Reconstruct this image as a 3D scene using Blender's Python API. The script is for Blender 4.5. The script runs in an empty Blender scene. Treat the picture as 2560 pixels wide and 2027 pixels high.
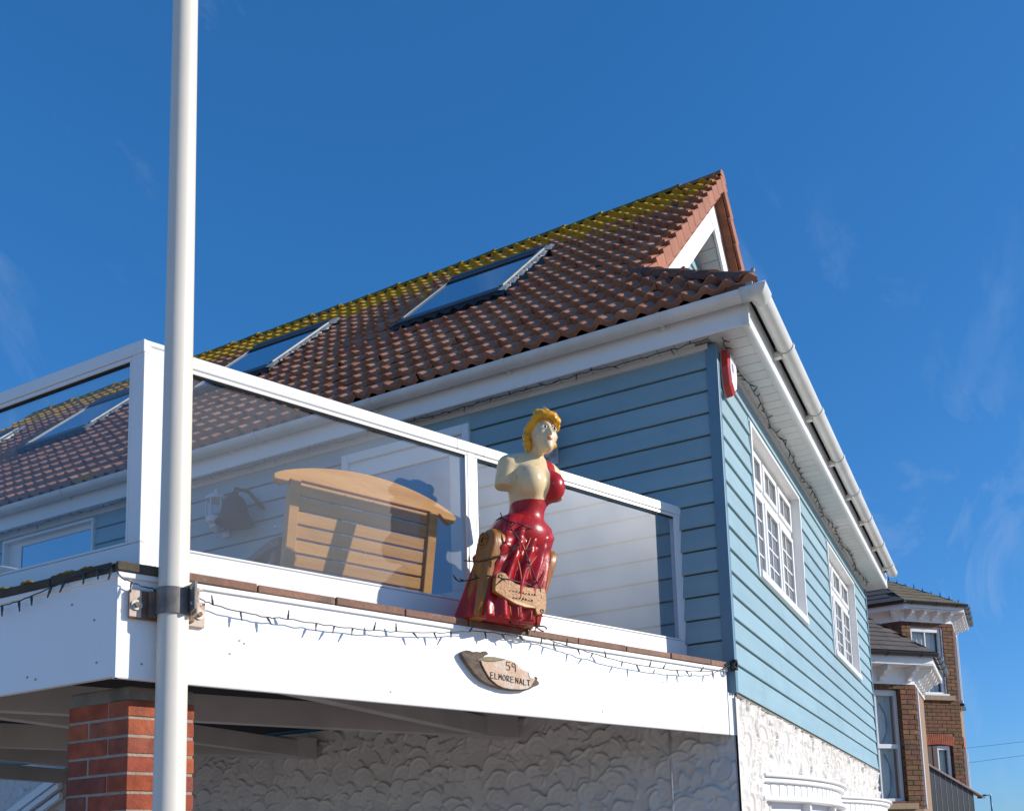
import bpy, bmesh, math, random
import numpy as np
from mathutils import Vector, Matrix

R = math.radians
random.seed(7)
rng = np.random.default_rng(7)
scene = bpy.context.scene
C = scene.collection

# ---------------------------------------------------------------- camera
# World: x runs along the sunlit front wall, y along the shaded side wall, z up.
# z = 0 is the lower edge of the blue cladding; the pavement lies at GZ.
GZ = -2.67
YAW, PIT, ROL = R(64.52), R(7.5305), R(-1.954)
CAM = Vector((-5.708, -1.5369, -1.0218))
fw = Vector((math.sin(YAW)*math.cos(PIT), math.cos(YAW)*math.cos(PIT), math.sin(PIT)))
rt = Vector((math.cos(YAW), -math.sin(YAW), 0))
up = rt.cross(fw)
cr, sr = math.cos(ROL), math.sin(ROL)
rt2 = rt*cr + up*sr
up2 = -rt*sr + up*cr
cam_d = bpy.data.cameras.new('camera')
cam = bpy.data.objects.new('camera', cam_d)
C.objects.link(cam)
cam.matrix_world = Matrix(((rt2.x, up2.x, -fw.x, CAM.x), (rt2.y, up2.y, -fw.y, CAM.y), (rt2.z, up2.z, -fw.z, CAM.z), (0, 0, 0, 1)))
cam_d.sensor_fit = 'HORIZONTAL'
cam_d.sensor_width = 36
cam_d.lens = 2385.24/2560*36
cam_d.shift_x = (1280-1405.2)/2560
cam_d.shift_y = (1848.7-1013.5)/2560
cam_d.clip_start = 0.05
cam_d.clip_end = 3000
scene.camera = cam

# ---------------------------------------------------------------- sky and sun
SUN_AZ, SUN_EL = R(159), R(24)
w = bpy.data.worlds.new('World')
scene.world = w
w.use_nodes = True
nt = w.node_tree
nt.nodes.clear()
wo = nt.nodes.new('ShaderNodeOutputWorld')
bg = nt.nodes.new('ShaderNodeBackground')
sky = nt.nodes.new('ShaderNodeTexSky')
sky.sky_type = 'NISHITA'
sky.sun_disc = False
sky.sun_elevation = SUN_EL
sky.sun_rotation = SUN_AZ
sky.air_density = 1.0
sky.dust_density = 0.25
sky.ozone_density = 4.5
sky.altitude = 0
hs = nt.nodes.new('ShaderNodeHueSaturation')
hs.inputs['Hue'].default_value = 0.491
hs.inputs['Saturation'].default_value = 1.22
hs.inputs['Value'].default_value = 1.0
# thin wisps of cirrus
tc = nt.nodes.new('ShaderNodeTexCoord')
mp = nt.nodes.new('ShaderNodeMapping')
mp.inputs['Rotation'].default_value = (R(20), R(35), R(30))
mp.inputs['Scale'].default_value = (2.2, 7.0, 4.5)
mp.inputs['Location'].default_value = (3.1, 1.7, 0.4)
nz = nt.nodes.new('ShaderNodeTexNoise')
nz.inputs['Scale'].default_value = 1.6
nz.inputs['Detail'].default_value = 7
nz.inputs['Roughness'].default_value = 0.62
nz.inputs['Distortion'].default_value = 0.6
nz2 = nt.nodes.new('ShaderNodeTexNoise')
nz2.inputs['Scale'].default_value = 2.1
nz2.inputs['Detail'].default_value = 3
cr1 = nt.nodes.new('ShaderNodeMapRange')
cr1.inputs['From Min'].default_value = 0.52
cr1.inputs['From Max'].default_value = 0.95
cr2 = nt.nodes.new('ShaderNodeMapRange')
cr2.inputs['From Min'].default_value = 0.42
cr2.inputs['From Max'].default_value = 0.72
ml = nt.nodes.new('ShaderNodeMath')
ml.operation = 'MULTIPLY'
mx = nt.nodes.new('ShaderNodeMixRGB')
mx.inputs['Color2'].default_value = (6.5, 7.4, 8.8, 1)
L = nt.links.new
L(tc.outputs['Generated'], mp.inputs['Vector'])
L(mp.outputs['Vector'], nz.inputs['Vector'])
L(tc.outputs['Generated'], nz2.inputs['Vector'])
L(nz.outputs['Fac'], cr1.inputs['Value'])
L(nz2.outputs['Fac'], cr2.inputs['Value'])
L(cr1.outputs['Result'], ml.inputs[0])
L(cr2.outputs['Result'], ml.inputs[1])
L(sky.outputs['Color'], hs.inputs['Color'])
gm = nt.nodes.new('ShaderNodeGamma')
gm.inputs['Gamma'].default_value = 0.7
tn = nt.nodes.new('ShaderNodeMixRGB')
tn.blend_type = 'MULTIPLY'
tn.inputs['Fac'].default_value = 1.0
tn.inputs['Color2'].default_value = (1.0, 1.62, 2.5, 1)
L(hs.outputs['Color'], gm.inputs['Color'])
L(gm.outputs['Color'], tn.inputs['Color1'])
L(tn.outputs['Color'], mx.inputs['Color1'])
ml2 = nt.nodes.new('ShaderNodeMath')
ml2.operation = 'MULTIPLY'
ml2.inputs[1].default_value = 0.6
L(ml.outputs['Value'], ml2.inputs[0])
L(ml2.outputs['Value'], mx.inputs['Fac'])
L(mx.outputs['Color'], bg.inputs['Color'])
L(bg.outputs['Background'], wo.inputs['Surface'])
bg.inputs['Strength'].default_value = 0.092

SD = Vector((math.sin(SUN_AZ)*math.cos(SUN_EL), math.cos(SUN_AZ)*math.cos(SUN_EL), math.sin(SUN_EL)))
sun_d = bpy.data.lights.new('sun', 'SUN')
sun_d.energy = 4.8
sun_d.angle = R(0.53)
sun_d.color = (1.0, 0.93, 0.83)
sun = bpy.data.objects.new('sun', sun_d)
C.objects.link(sun)
sun.rotation_euler = SD.to_track_quat('Z', 'Y').to_euler()
sun.location = SD*30

vs = scene.view_settings
vs.view_transform = 'Standard'
vs.look = 'None'
vs.exposure = 0.10
vs.gamma = 1.0
vs.use_curve_mapping = False
scene.cycles.max_bounces = 10
scene.cycles.transparent_max_bounces = 16
scene.cycles.caustics_reflective = False
scene.cycles.caustics_refractive = False

# ---------------------------------------------------------------- materials
M = {}
def mat(name, col, rough=0.5, col2=None, nscale=6.0, ndet=5, bump=0.0, bscale=60.0, spec=0.5, metal=0.0, objvar=0.0,
        stretch=None, mixlo=0.35, mixhi=0.7, coord='Object', dirt=None, dirt_scale=2.5, dirt_lo=0.55, dirt_hi=0.8, coat=0.0):
    m = bpy.data.materials.new(name)
    m.use_nodes = True
    n = m.node_tree.nodes
    l = m.node_tree.links.new
    b = n['Principled BSDF']
    b.inputs['Roughness'].default_value = rough
    b.inputs['Specular IOR Level'].default_value = spec
    b.inputs['Metallic'].default_value = metal
    b.inputs['Coat Weight'].default_value = coat
    b.inputs['Coat Roughness'].default_value = 0.12
    b.inputs['Base Color'].default_value = (*col, 1)
    tcn = n.new('ShaderNodeTexCoord')
    vec = tcn.outputs[coord]
    if stretch:
        mpn = n.new('ShaderNodeMapping')
        mpn.inputs['Scale'].default_value = stretch
        l(vec, mpn.inputs['Vector'])
        vec = mpn.outputs['Vector']
    out = None
    if col2 is not None:
        nn = n.new('ShaderNodeTexNoise')
        nn.inputs['Scale'].default_value = nscale
        nn.inputs['Detail'].default_value = ndet
        nn.inputs['Roughness'].default_value = 0.6
        l(vec, nn.inputs['Vector'])
        mr = n.new('ShaderNodeMapRange')
        mr.inputs['From Min'].default_value = mixlo
        mr.inputs['From Max'].default_value = mixhi
        l(nn.outputs['Fac'], mr.inputs['Value'])
        mxn = n.new('ShaderNodeMixRGB')
        mxn.inputs['Color1'].default_value = (*col, 1)
        mxn.inputs['Color2'].default_value = (*col2, 1)
        l(mr.outputs['Result'], mxn.inputs['Fac'])
        out = mxn.outputs['Color']
    if dirt is not None:
        nn = n.new('ShaderNodeTexNoise')
        nn.inputs['Scale'].default_value = dirt_scale
        nn.inputs['Detail'].default_value = 8
        nn.inputs['Roughness'].default_value = 0.7
        l(tcn.outputs[coord], nn.inputs['Vector'])
        mr = n.new('ShaderNodeMapRange')
        mr.inputs['From Min'].default_value = dirt_lo
        mr.inputs['From Max'].default_value = dirt_hi
        l(nn.outputs['Fac'], mr.inputs['Value'])
        mxn = n.new('ShaderNodeMixRGB')
        if out is None:
            mxn.inputs['Color1'].default_value = (*col, 1)
        else:
            l(out, mxn.inputs['Color1'])
        mxn.inputs['Color2'].default_value = (*dirt, 1)
        l(mr.outputs['Result'], mxn.inputs['Fac'])
        out = mxn.outputs['Color']
    if objvar > 0:
        oi = n.new('ShaderNodeObjectInfo')
        mr = n.new('ShaderNodeMapRange')
        mr.inputs['To Min'].default_value = 1-objvar
        mr.inputs['To Max'].default_value = 1+objvar
        l(oi.outputs['Random'], mr.inputs['Value'])
        hv = n.new('ShaderNodeHueSaturation')
        if out is None:
            hv.inputs['Color'].default_value = (*col, 1)
        else:
            l(out, hv.inputs['Color'])
        l(mr.outputs['Result'], hv.inputs['Value'])
        out = hv.outputs['Color']
    if out is not None:
        l(out, b.inputs['Base Color'])
    if bump > 0:
        nb = n.new('ShaderNodeTexNoise')
        nb.inputs['Scale'].default_value = bscale
        nb.inputs['Detail'].default_value = 6
        l(vec, nb.inputs['Vector'])
        bn = n.new('ShaderNodeBump')
        bn.inputs['Strength'].default_value = bump
        bn.inputs['Distance'].default_value = 0.01
        l(nb.outputs['Fac'], bn.inputs['Height'])
        l(bn.outputs['Normal'], b.inputs['Normal'])
    M[name] = m
    return m

mat('white_pvc', (0.80, 0.80, 0.79), 0.32, (0.76, 0.76, 0.745), 3, dirt=(0.55, 0.53, 0.47), dirt_lo=0.62, dirt_hi=0.95)
mat('white_paint', (0.86, 0.855, 0.845), 0.42, (0.82, 0.82, 0.815), 2.2, bump=0.05, bscale=18, stretch=(1, 1, 0.25), dirt=(0.58, 0.57, 0.54), dirt_scale=3.2, dirt_lo=0.62, dirt_hi=0.95)
mat('gutter_pvc', (0.74, 0.735, 0.70), 0.35, (0.62, 0.61, 0.56), 3.5, dirt=(0.36, 0.35, 0.28), dirt_scale=4, dirt_lo=0.62, dirt_hi=0.85)
mat('soffit_white', (0.68, 0.67, 0.64), 0.45, (0.58, 0.57, 0.54), 2, objvar=0.04, dirt=(0.36, 0.34, 0.28), dirt_scale=5, dirt_lo=0.64, dirt_hi=0.85)
mat('cladding_blue', (0.265, 0.40, 0.445), 0.5, (0.235, 0.365, 0.412), 1.4, bump=0.10, bscale=14, objvar=0.055, stretch=(1, 1, 9), dirt=(0.21, 0.32, 0.355), dirt_scale=2.2, dirt_lo=0.5, dirt_hi=0.85)
mat('groove_teal', (0.06, 0.17, 0.21), 0.6)
mat('trim_blue', (0.13, 0.235, 0.31), 0.45, (0.11, 0.21, 0.28), 3)
mat('render_white', (0.70, 0.67, 0.635), 0.8, (0.63, 0.60, 0.565), 5, bump=0.25, bscale=120, dirt=(0.45, 0.40, 0.35), dirt_scale=5, dirt_lo=0.60, dirt_hi=0.9)
mat('joist_paint', (0.50, 0.465, 0.43), 0.6, (0.40, 0.37, 0.34), 3, bump=0.08, bscale=40)
mat('deck_dark', (0.02, 0.018, 0.017), 0.8)
mat('deck_board', (0.20, 0.14, 0.10), 0.7, (0.13, 0.09, 0.07), 5, objvar=0.15)
mat('coping', (0.28, 0.135, 0.085), 0.75, (0.15, 0.085, 0.06), 9, bump=0.4, bscale=45, objvar=0.18, dirt=(0.36, 0.30, 0.25), dirt_scale=12, dirt_lo=0.58, dirt_hi=0.8)
mat('coping_shade_moss', (0.10, 0.075, 0.05), 0.85, (0.045, 0.04, 0.03), 9, bump=0.5, bscale=45, objvar=0.18)  # dark copy of the coping: shade of the left return in its colour, plus moss
mat('flagpole_white', (0.70, 0.655, 0.57), 0.36, (0.66, 0.61, 0.52), 2, spec=0.5, bump=0.06, bscale=12, dirt=(0.42, 0.37, 0.29), dirt_scale=11, dirt_lo=0.64, dirt_hi=0.85)
mat('rust_steel', (0.13, 0.095, 0.08), 0.65, (0.30, 0.16, 0.09), 14, metal=0.3, bump=0.2, bscale=80)
mat('rust_paint', (0.58, 0.47, 0.38), 0.6, (0.33, 0.15, 0.07), 22, mixlo=0.45, mixhi=0.7, bump=0.2, bscale=80)
mat('steel_band', (0.21, 0.195, 0.185), 0.55, (0.13, 0.115, 0.10), 18, metal=0.15, bump=0.15)
mat('washer', (0.60, 0.57, 0.48), 0.5, (0.45, 0.40, 0.32), 30, metal=0.4)
mat('concrete', (0.24, 0.215, 0.175), 0.85, (0.13, 0.115, 0.09), 7, bump=0.4, bscale=60)
mat('ridge_moss', (0.12, 0.09, 0.03), 0.9, (0.30, 0.20, 0.025), 12, bump=0.6, bscale=60, spec=0.2)
mat('hip_tile', (0.24, 0.10, 0.06), 0.85, (0.14, 0.065, 0.045), 7, bump=0.4, bscale=50, spec=0.15, dirt=(0.06, 0.045, 0.04), dirt_scale=8, dirt_lo=0.52, dirt_hi=0.75)
mat('verge_orange', (0.36, 0.135, 0.07), 0.8, (0.27, 0.105, 0.06), 7, bump=0.3, bscale=60, objvar=0.08, dirt=(0.20, 0.10, 0.06), dirt_lo=0.6, dirt_hi=0.8, dirt_scale=9)
mat('new_tile', (0.42, 0.15, 0.09), 0.8, (0.34, 0.13, 0.08), 12, bump=0.25, bscale=60, objvar=0.1)
mat('under_tile', (0.055, 0.04, 0.035), 0.9)
mat('dark_metal', (0.045, 0.047, 0.055), 0.4, metal=0.4)
mat('flashing', (0.36, 0.37, 0.35), 0.5, (0.27, 0.27, 0.25), 8, metal=0.2)
mat('lead', (0.33, 0.34, 0.36), 0.6, (0.22, 0.22, 0.24), 9)
mat('cable', (0.012, 0.014, 0.014), 0.5)
mat('bulb', (0.05, 0.055, 0.05), 0.25)
mat('wood_bench', (0.66, 0.34, 0.095), 0.5, (0.54, 0.25, 0.06), 2.5, stretch=(1, 1, 9), bump=0.15, bscale=20, objvar=0.10, spec=0.35)
mat('wood_dark', (0.13, 0.055, 0.025), 0.5, (0.09, 0.036, 0.018), 3, stretch=(6, 6, 1), objvar=0.1)
mat('lantern_white', (0.60, 0.61, 0.63), 0.35, (0.52, 0.53, 0.55), 9)
mat('bell_iron', (0.028, 0.026, 0.026), 0.5, metal=0.4)
mat('skin_paint', (0.70, 0.56, 0.34), 0.30, (0.66, 0.51, 0.29), 6, coat=0.35)
mat('red_paint', (0.44, 0.010, 0.012), 0.33, (0.27, 0.006, 0.010), 9, coat=0.10, spec=0.4, bump=0.22, bscale=26, dirt=(0.20, 0.05, 0.02), dirt_scale=24, dirt_lo=0.64, dirt_hi=0.72)
mat('hair_paint', (0.74, 0.38, 0.010), 0.3, (0.55, 0.23, 0.006), 18, coat=0.10, spec=0.4, bump=0.25, bscale=40)
mat('brown_paint', (0.37, 0.145, 0.018), 0.4, (0.21, 0.075, 0.012), 7, coat=0.05, bump=0.3, bscale=24, dirt=(0.08, 0.03, 0.012), dirt_scale=14, dirt_lo=0.58, dirt_hi=0.75, stretch=(3, 3, 0.6))
mat('plaque_paint', (0.40, 0.165, 0.022), 0.5, (0.31, 0.12, 0.018), 12, coat=0.1, bump=0.35, bscale=70)
mat('carving_dark', (0.12, 0.05, 0.015), 0.6)
mat('highlight_orange', (0.52, 0.13, 0.04), 0.4)  # colour standing in for highlights on the skirt folds
mat('eye_white', (0.78, 0.78, 0.76), 0.25, coat=0.4)
mat('eye_dark', (0.02, 0.03, 0.06), 0.25, coat=0.4)
mat('lip_paint', (0.50, 0.16, 0.13), 0.3, coat=0.4)
mat('brow_paint', (0.36, 0.20, 0.05), 0.4)
mat('driftwood', (0.17, 0.125, 0.09), 0.85, (0.075, 0.055, 0.042), 7, stretch=(3, 1, 6), bump=0.6, bscale=35)
mat('driftwood_pale', (0.33, 0.27, 0.18), 0.85, (0.22, 0.18, 0.12), 9, stretch=(3, 1, 6), bump=0.5, bscale=35)
mat('plaque_face', (0.60, 0.40, 0.27), 0.8, (0.66, 0.60, 0.52), 14, bump=0.35, bscale=80, mixlo=0.42, mixhi=0.62, dirt=(0.30, 0.22, 0.17), dirt_scale=55, dirt_lo=0.63, dirt_hi=0.75)
mat('lettering', (0.02, 0.018, 0.016), 0.6)
mat('alarm_red', (0.50, 0.025, 0.02), 0.3, coat=0.3)
mat('alarm_white', (0.80, 0.80, 0.80), 0.35)
mat('alarm_logo', (0.20, 0.20, 0.42), 0.4)
mat('alarm_base', (0.36, 0.33, 0.27), 0.5)
mat('slate', (0.125, 0.098, 0.08), 0.75, (0.085, 0.072, 0.064), 5, bump=0.25, bscale=50, objvar=0.10)
mat('slate_ochre', (0.175, 0.135, 0.075), 0.8, (0.115, 0.09, 0.05), 5, bump=0.25, bscale=50, objvar=0.10)
mat('black_gutter', (0.02, 0.022, 0.026), 0.22, spec=0.6)
mat('sill_stone', (0.33, 0.235, 0.145), 0.8, (0.27, 0.19, 0.12), 8, bump=0.2)
mat('mortar', (0.40, 0.345, 0.28), 0.9, (0.29, 0.25, 0.20), 20, bump=0.4, bscale=90)
mat('mortar_tan', (0.30, 0.20, 0.125), 0.9, (0.23, 0.155, 0.10), 20, bump=0.4, bscale=90)
mat('curtain', (0.72, 0.73, 0.68), 0.8, (0.64, 0.65, 0.61), 4)
mat('interior', (0.035, 0.04, 0.05), 0.9)
mat('maroon_panel', (0.055, 0.018, 0.018), 0.6)
mat('fence_black', (0.03, 0.033, 0.04), 0.4)
mat('fence_rail', (0.20, 0.125, 0.115), 0.5)
mat('lamp_teal', (0.03, 0.16, 0.22), 0.4)
mat('cream_plastic', (0.75, 0.68, 0.53), 0.4)
mat('white_blind', (0.72, 0.73, 0.75), 0.7)
mat('teal_scene', (0.02, 0.075, 0.135), 0.2, (0.06, 0.20, 0.30), 3.2, mixlo=0.45, mixhi=0.75)
mat('paving', (0.47, 0.40, 0.33), 0.9, (0.39, 0.335, 0.28), 0.6, bump=0.2)

def brick_mat(name, cols, dark=0.5):
    m = bpy.data.materials.new(name)
    m.use_nodes = True
    n = m.node_tree.nodes
    l = m.node_tree.links.new
    b = n['Principled BSDF']
    b.inputs['Roughness'].default_value = 0.85
    oi = n.new('ShaderNodeObjectInfo')
    ramp = n.new('ShaderNodeValToRGB')
    el = ramp.color_ramp.elements
    while len(el) > 1:
        el.remove(el[-1])
    el[0].position = 0
    el[0].color = (*cols[0], 1)
    for i, c in enumerate(cols[1:]):
        e = el.new((i+1)/(len(cols)-1))
        e.color = (*c, 1)
    l(oi.outputs['Random'], ramp.inputs['Fac'])
    tcn = n.new('ShaderNodeTexCoord')
    nn = n.new('ShaderNodeTexNoise')
    nn.inputs['Scale'].default_value = 14
    nn.inputs['Detail'].default_value = 7
    geo = n.new('ShaderNodeNewGeometry')
    l(geo.outputs['Position'], nn.inputs['Vector'])
    mr = n.new('ShaderNodeMapRange')
    mr.inputs['From Min'].default_value = 0.3
    mr.inputs['From Max'].default_value = 0.75
    mr.inputs['To Min'].default_value = dark
    mr.inputs['To Max'].default_value = 1.25
    l(nn.outputs['Fac'], mr.inputs['Value'])
    hv = n.new('ShaderNodeHueSaturation')
    l(ramp.outputs['Color'], hv.inputs['Color'])
    l(mr.outputs['Result'], hv.inputs['Value'])
    # pale lime bloom
    n3 = n.new('ShaderNodeTexNoise')
    n3.inputs['Scale'].default_value = 5
    n3.inputs['Detail'].default_value = 9
    n3.inputs['Roughness'].default_value = 0.75
    l(geo.outputs['Position'], n3.inputs['Vector'])
    m3 = n.new('ShaderNodeMapRange')
    m3.inputs['From Min'].default_value = 0.58
    m3.inputs['From Max'].default_value = 0.8
    m3.inputs['To Max'].default_value = 0.45
    l(n3.outputs['Fac'], m3.inputs['Value'])
    mx3 = n.new('ShaderNodeMixRGB')
    mx3.inputs['Color2'].default_value = (0.38, 0.33, 0.27, 1)
    l(m3.outputs['Result'], mx3.inputs['Fac'])
    l(hv.outputs['Color'], mx3.inputs['Color1'])
    l(mx3.outputs['Color'], b.inputs['Base Color'])
    bn = n.new('ShaderNodeBump')
    bn.inputs['Strength'].default_value = 0.4
    bn.inputs['Distance'].default_value = 0.006
    nb = n.new('ShaderNodeTexNoise')
    nb.inputs['Scale'].default_value = 90
    l(geo.outputs['Position'], nb.inputs['Vector'])
    l(nb.outputs['Fac'], bn.inputs['Height'])
    l(bn.outputs['Normal'], b.inputs['Normal'])
    M[name] = m
brick_mat('brick_red', [(0.40, 0.085, 0.035), (0.25, 0.065, 0.045), (0.45, 0.11, 0.04), (0.20, 0.07, 0.06), (0.42, 0.08, 0.03), (0.33, 0.10, 0.05)], 0.55)
brick_mat('brick_brown', [(0.19, 0.080, 0.028), (0.135, 0.072, 0.03), (0.215, 0.096, 0.034), (0.10, 0.055, 0.026), (0.19, 0.074, 0.03)], 0.6)
brick_mat('brick_rust', [(0.18, 0.062, 0.03), (0.135, 0.055, 0.03), (0.20, 0.075, 0.038), (0.10, 0.048, 0.03)], 0.6)
brick_mat('brick_arch', [(0.36, 0.085, 0.035), (0.31, 0.07, 0.03), (0.38, 0.10, 0.045)], 0.7)

def tile_mat():
    """Concrete roof tile: brown, with yellow lichen spreading down from the ridge and in a few runs."""
    m = bpy.data.materials.new('roof_tile')
    m.use_nodes = True
    n = m.node_tree.nodes
    l = m.node_tree.links.new
    b = n['Principled BSDF']
    b.inputs['Roughness'].default_value = 0.8
    geo = n.new('ShaderNodeNewGeometry')
    at = n.new('ShaderNodeAttribute')
    at.attribute_name = 'var'
    oi = n.new('ShaderNodeObjectInfo')
    ad = n.new('ShaderNodeMath')
    ad.operation = 'ADD'
    l(at.outputs['Fac'], ad.inputs[0])
    l(oi.outputs['Random'], ad.inputs[1])
    fr = n.new('ShaderNodeMath')
    fr.operation = 'FRACT'
    l(ad.outputs[0], fr.inputs[0])
    ramp = n.new('ShaderNodeValToRGB')
    el = ramp.color_ramp.elements
    el[0].color = (0.385, 0.165, 0.092, 1)
    el[1].color = (0.45, 0.225, 0.14, 1)
    e = el.new(0.4)
    e.color = (0.41, 0.20, 0.125, 1)
    e = el.new(0.7)
    e.color = (0.33, 0.14, 0.082, 1)
    l(fr.outputs[0], ramp.inputs['Fac'])
    nn = n.new('ShaderNodeTexNoise')
    nn.inputs['Scale'].default_value = 9
    nn.inputs['Detail'].default_value = 8
    nn.inputs['Roughness'].default_value = 0.7
    l(geo.outputs['Position'], nn.inputs['Vector'])
    mr = n.new('ShaderNodeMapRange')
    mr.inputs['From Min'].default_value = 0.3
    mr.inputs['From Max'].default_value = 0.7
    mr.inputs['To Min'].default_value = 0.7
    mr.inputs['To Max'].default_value = 1.2
    l(nn.outputs['Fac'], mr.inputs['Value'])
    hv = n.new('ShaderNodeHueSaturation')
    l(ramp.outputs['Color'], hv.inputs['Color'])
    l(mr.outputs['Result'], hv.inputs['Value'])
    # lichen amount = height term + patch noise + per-tile chance
    sx = n.new('ShaderNodeSeparateXYZ')
    l(geo.outputs['Position'], sx.inputs[0])
    hz = n.new('ShaderNodeMapRange')
    hz.inputs['From Min'].default_value = 4.75
    hz.inputs['From Max'].default_value = 5.75
    hz.inputs['To Min'].default_value = 0.0
    hz.inputs['To Max'].default_value = 0.46
    l(sx.outputs['Z'], hz.inputs['Value'])
    n2 = n.new('ShaderNodeTexNoise')
    n2.inputs['Scale'].default_value = 2.3
    n2.inputs['Detail'].default_value = 4
    l(geo.outputs['Position'], n2.inputs['Vector'])
    n4 = n.new('ShaderNodeTexNoise')
    n4.inputs['Scale'].default_value = 30
    n4.inputs['Detail'].default_value = 4
    l(geo.outputs['Position'], n4.inputs['Vector'])
    def add(a, b_, k=1.0, op='ADD'):
        q = n.new('ShaderNodeMath')
        q.operation = op
        l(a, q.inputs[0])
        if hasattr(b_, 'node'):
            l(b_, q.inputs[1])
        else:
            q.inputs[1].default_value = b_
        return q.outputs[0]
    s = add(hz.outputs['Result'], n2.outputs['Fac'])
    s = add(s, add(n4.outputs['Fac'], 0.35, op='MULTIPLY'))
    s = add(s, add(fr.outputs[0], 0.14, op='MULTIPLY'))
    mk = n.new('ShaderNodeMapRange')
    mk.inputs['From Min'].default_value = 0.955
    mk.inputs['From Max'].default_value = 1.06
    l(s, mk.inputs['Value'])
    mx = n.new('ShaderNodeMixRGB')
    mx.inputs['Color2'].default_value = (0.56, 0.30, 0.012, 1)
    l(mk.outputs['Result'], mx.inputs['Fac'])
    l(hv.outputs['Color'], mx.inputs['Color1'])
    l(mx.outputs['Color'], b.inputs['Base Color'])
    bn = n.new('ShaderNodeBump')
    bn.inputs['Strength'].default_value = 0.35
    bn.inputs['Distance'].default_value = 0.008
    l(n4.outputs['Fac'], bn.inputs['Height'])
    l(bn.outputs['Normal'], b.inputs['Normal'])
    M['roof_tile'] = m
tile_mat()

def pane_mat(name, tint=(0.9, 0.93, 0.95), dust=0.25, dust_col=(0.62, 0.63, 0.63), gl=0.35, rough=0.45, streak=0.0):
    """Glass: clear with a mirror sheen, plus a film of salt and dust that catches direct sun."""
    m = bpy.data.materials.new(name)
    m.use_nodes = True
    n = m.node_tree.nodes
    l = m.node_tree.links.new
    n.clear()
    o = n.new('ShaderNodeOutputMaterial')
    tr = n.new('ShaderNodeBsdfTransparent')
    tr.inputs['Color'].default_value = (*tint, 1)
    gs = n.new('ShaderNodeBsdfGlossy')
    gs.inputs['Roughness'].default_value = 0.0
    gs.inputs['Color'].default_value = (1, 1, 1, 1)
    lw = n.new('ShaderNodeFresnel')
    lw.inputs['IOR'].default_value = 1.45
    m1 = n.new('ShaderNodeMixShader')
    bf_ = n.new('ShaderNodeNewGeometry')
    fk = n.new('ShaderNodeMath')
    fk.operation = 'SUBTRACT'
    fk.inputs[0].default_value = 1.0
    l(bf_.outputs['Backfacing'], fk.inputs[1])
    fm = n.new('ShaderNodeMath')
    fm.operation = 'MULTIPLY'
    l(lw.outputs['Fac'], fm.inputs[0])
    l(fk.outputs[0], fm.inputs[1])
    l(fm.outputs[0], m1.inputs['Fac'])
    l(tr.outputs[0], m1.inputs[1])
    l(gs.outputs[0], m1.inputs[2])
    df = n.new('ShaderNodeBsdfDiffuse')
    df.inputs['Color'].default_value = (*dust_col, 1)
    g2 = n.new('ShaderNodeBsdfGlossy')
    g2.inputs['Roughness'].default_value = rough
    g2.inputs['Color'].default_value = (0.9, 0.92, 0.95, 1)
    m2 = n.new('ShaderNodeMixShader')
    m2.inputs['Fac'].default_value = gl
    l(df.outputs[0], m2.inputs[1])
    l(g2.outputs[0], m2.inputs[2])
    m3 = n.new('ShaderNodeMixShader')
    geo = n.new('ShaderNodeNewGeometry')
    nn = n.new('ShaderNodeTexNoise')
    nn.inputs['Scale'].default_value = 2.2
    nn.inputs['Detail'].default_value = 4
    l(geo.outputs['Position'], nn.inputs['Vector'])
    n5 = n.new('ShaderNodeTexNoise')
    n5.inputs['Scale'].default_value = 75
    n5.inputs['Detail'].default_value = 2
    l(geo.outputs['Position'], n5.inputs['Vector'])
    mr = n.new('ShaderNodeMapRange')
    mr.inputs['From Min'].default_value = 0.3
    mr.inputs['From Max'].default_value = 0.7
    mr.inputs['To Min'].default_value = dust*0.85
    mr.inputs['To Max'].default_value = dust*1.15
    l(nn.outputs['Fac'], mr.inputs['Value'])
    sp = n.new('ShaderNodeMapRange')
    sp.inputs['From Min'].default_value = 0.74
    sp.inputs['From Max'].default_value = 0.80
    sp.inputs['To Max'].default_value = 0.5 if dust > 0.05 else 0.0
    l(n5.outputs['Fac'], sp.inputs['Value'])
    ad = n.new('ShaderNodeMath')
    ad.operation = 'ADD'
    ad.use_clamp = True
    l(mr.outputs['Result'], ad.inputs[0])
    l(sp.outputs['Result'], ad.inputs[1])
    l(ad.outputs[0], m3.inputs['Fac'])
    l(m1.outputs[0], m3.inputs[1])
    l(m2.outputs[0], m3.inputs[2])
    l(m3.outputs[0], o.inputs['Surface'])
    M[name] = m
pane_mat('balustrade_glass', tint=(0.97, 0.98, 0.985), dust=0.20, dust_col=(0.27, 0.27, 0.265), gl=0.055, rough=0.33)
pane_mat('clear_glass', tint=(0.97, 0.98, 0.985), dust=0.0, gl=0.2)
pane_mat('window_glass', dust=0.02, gl=0.2)

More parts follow.
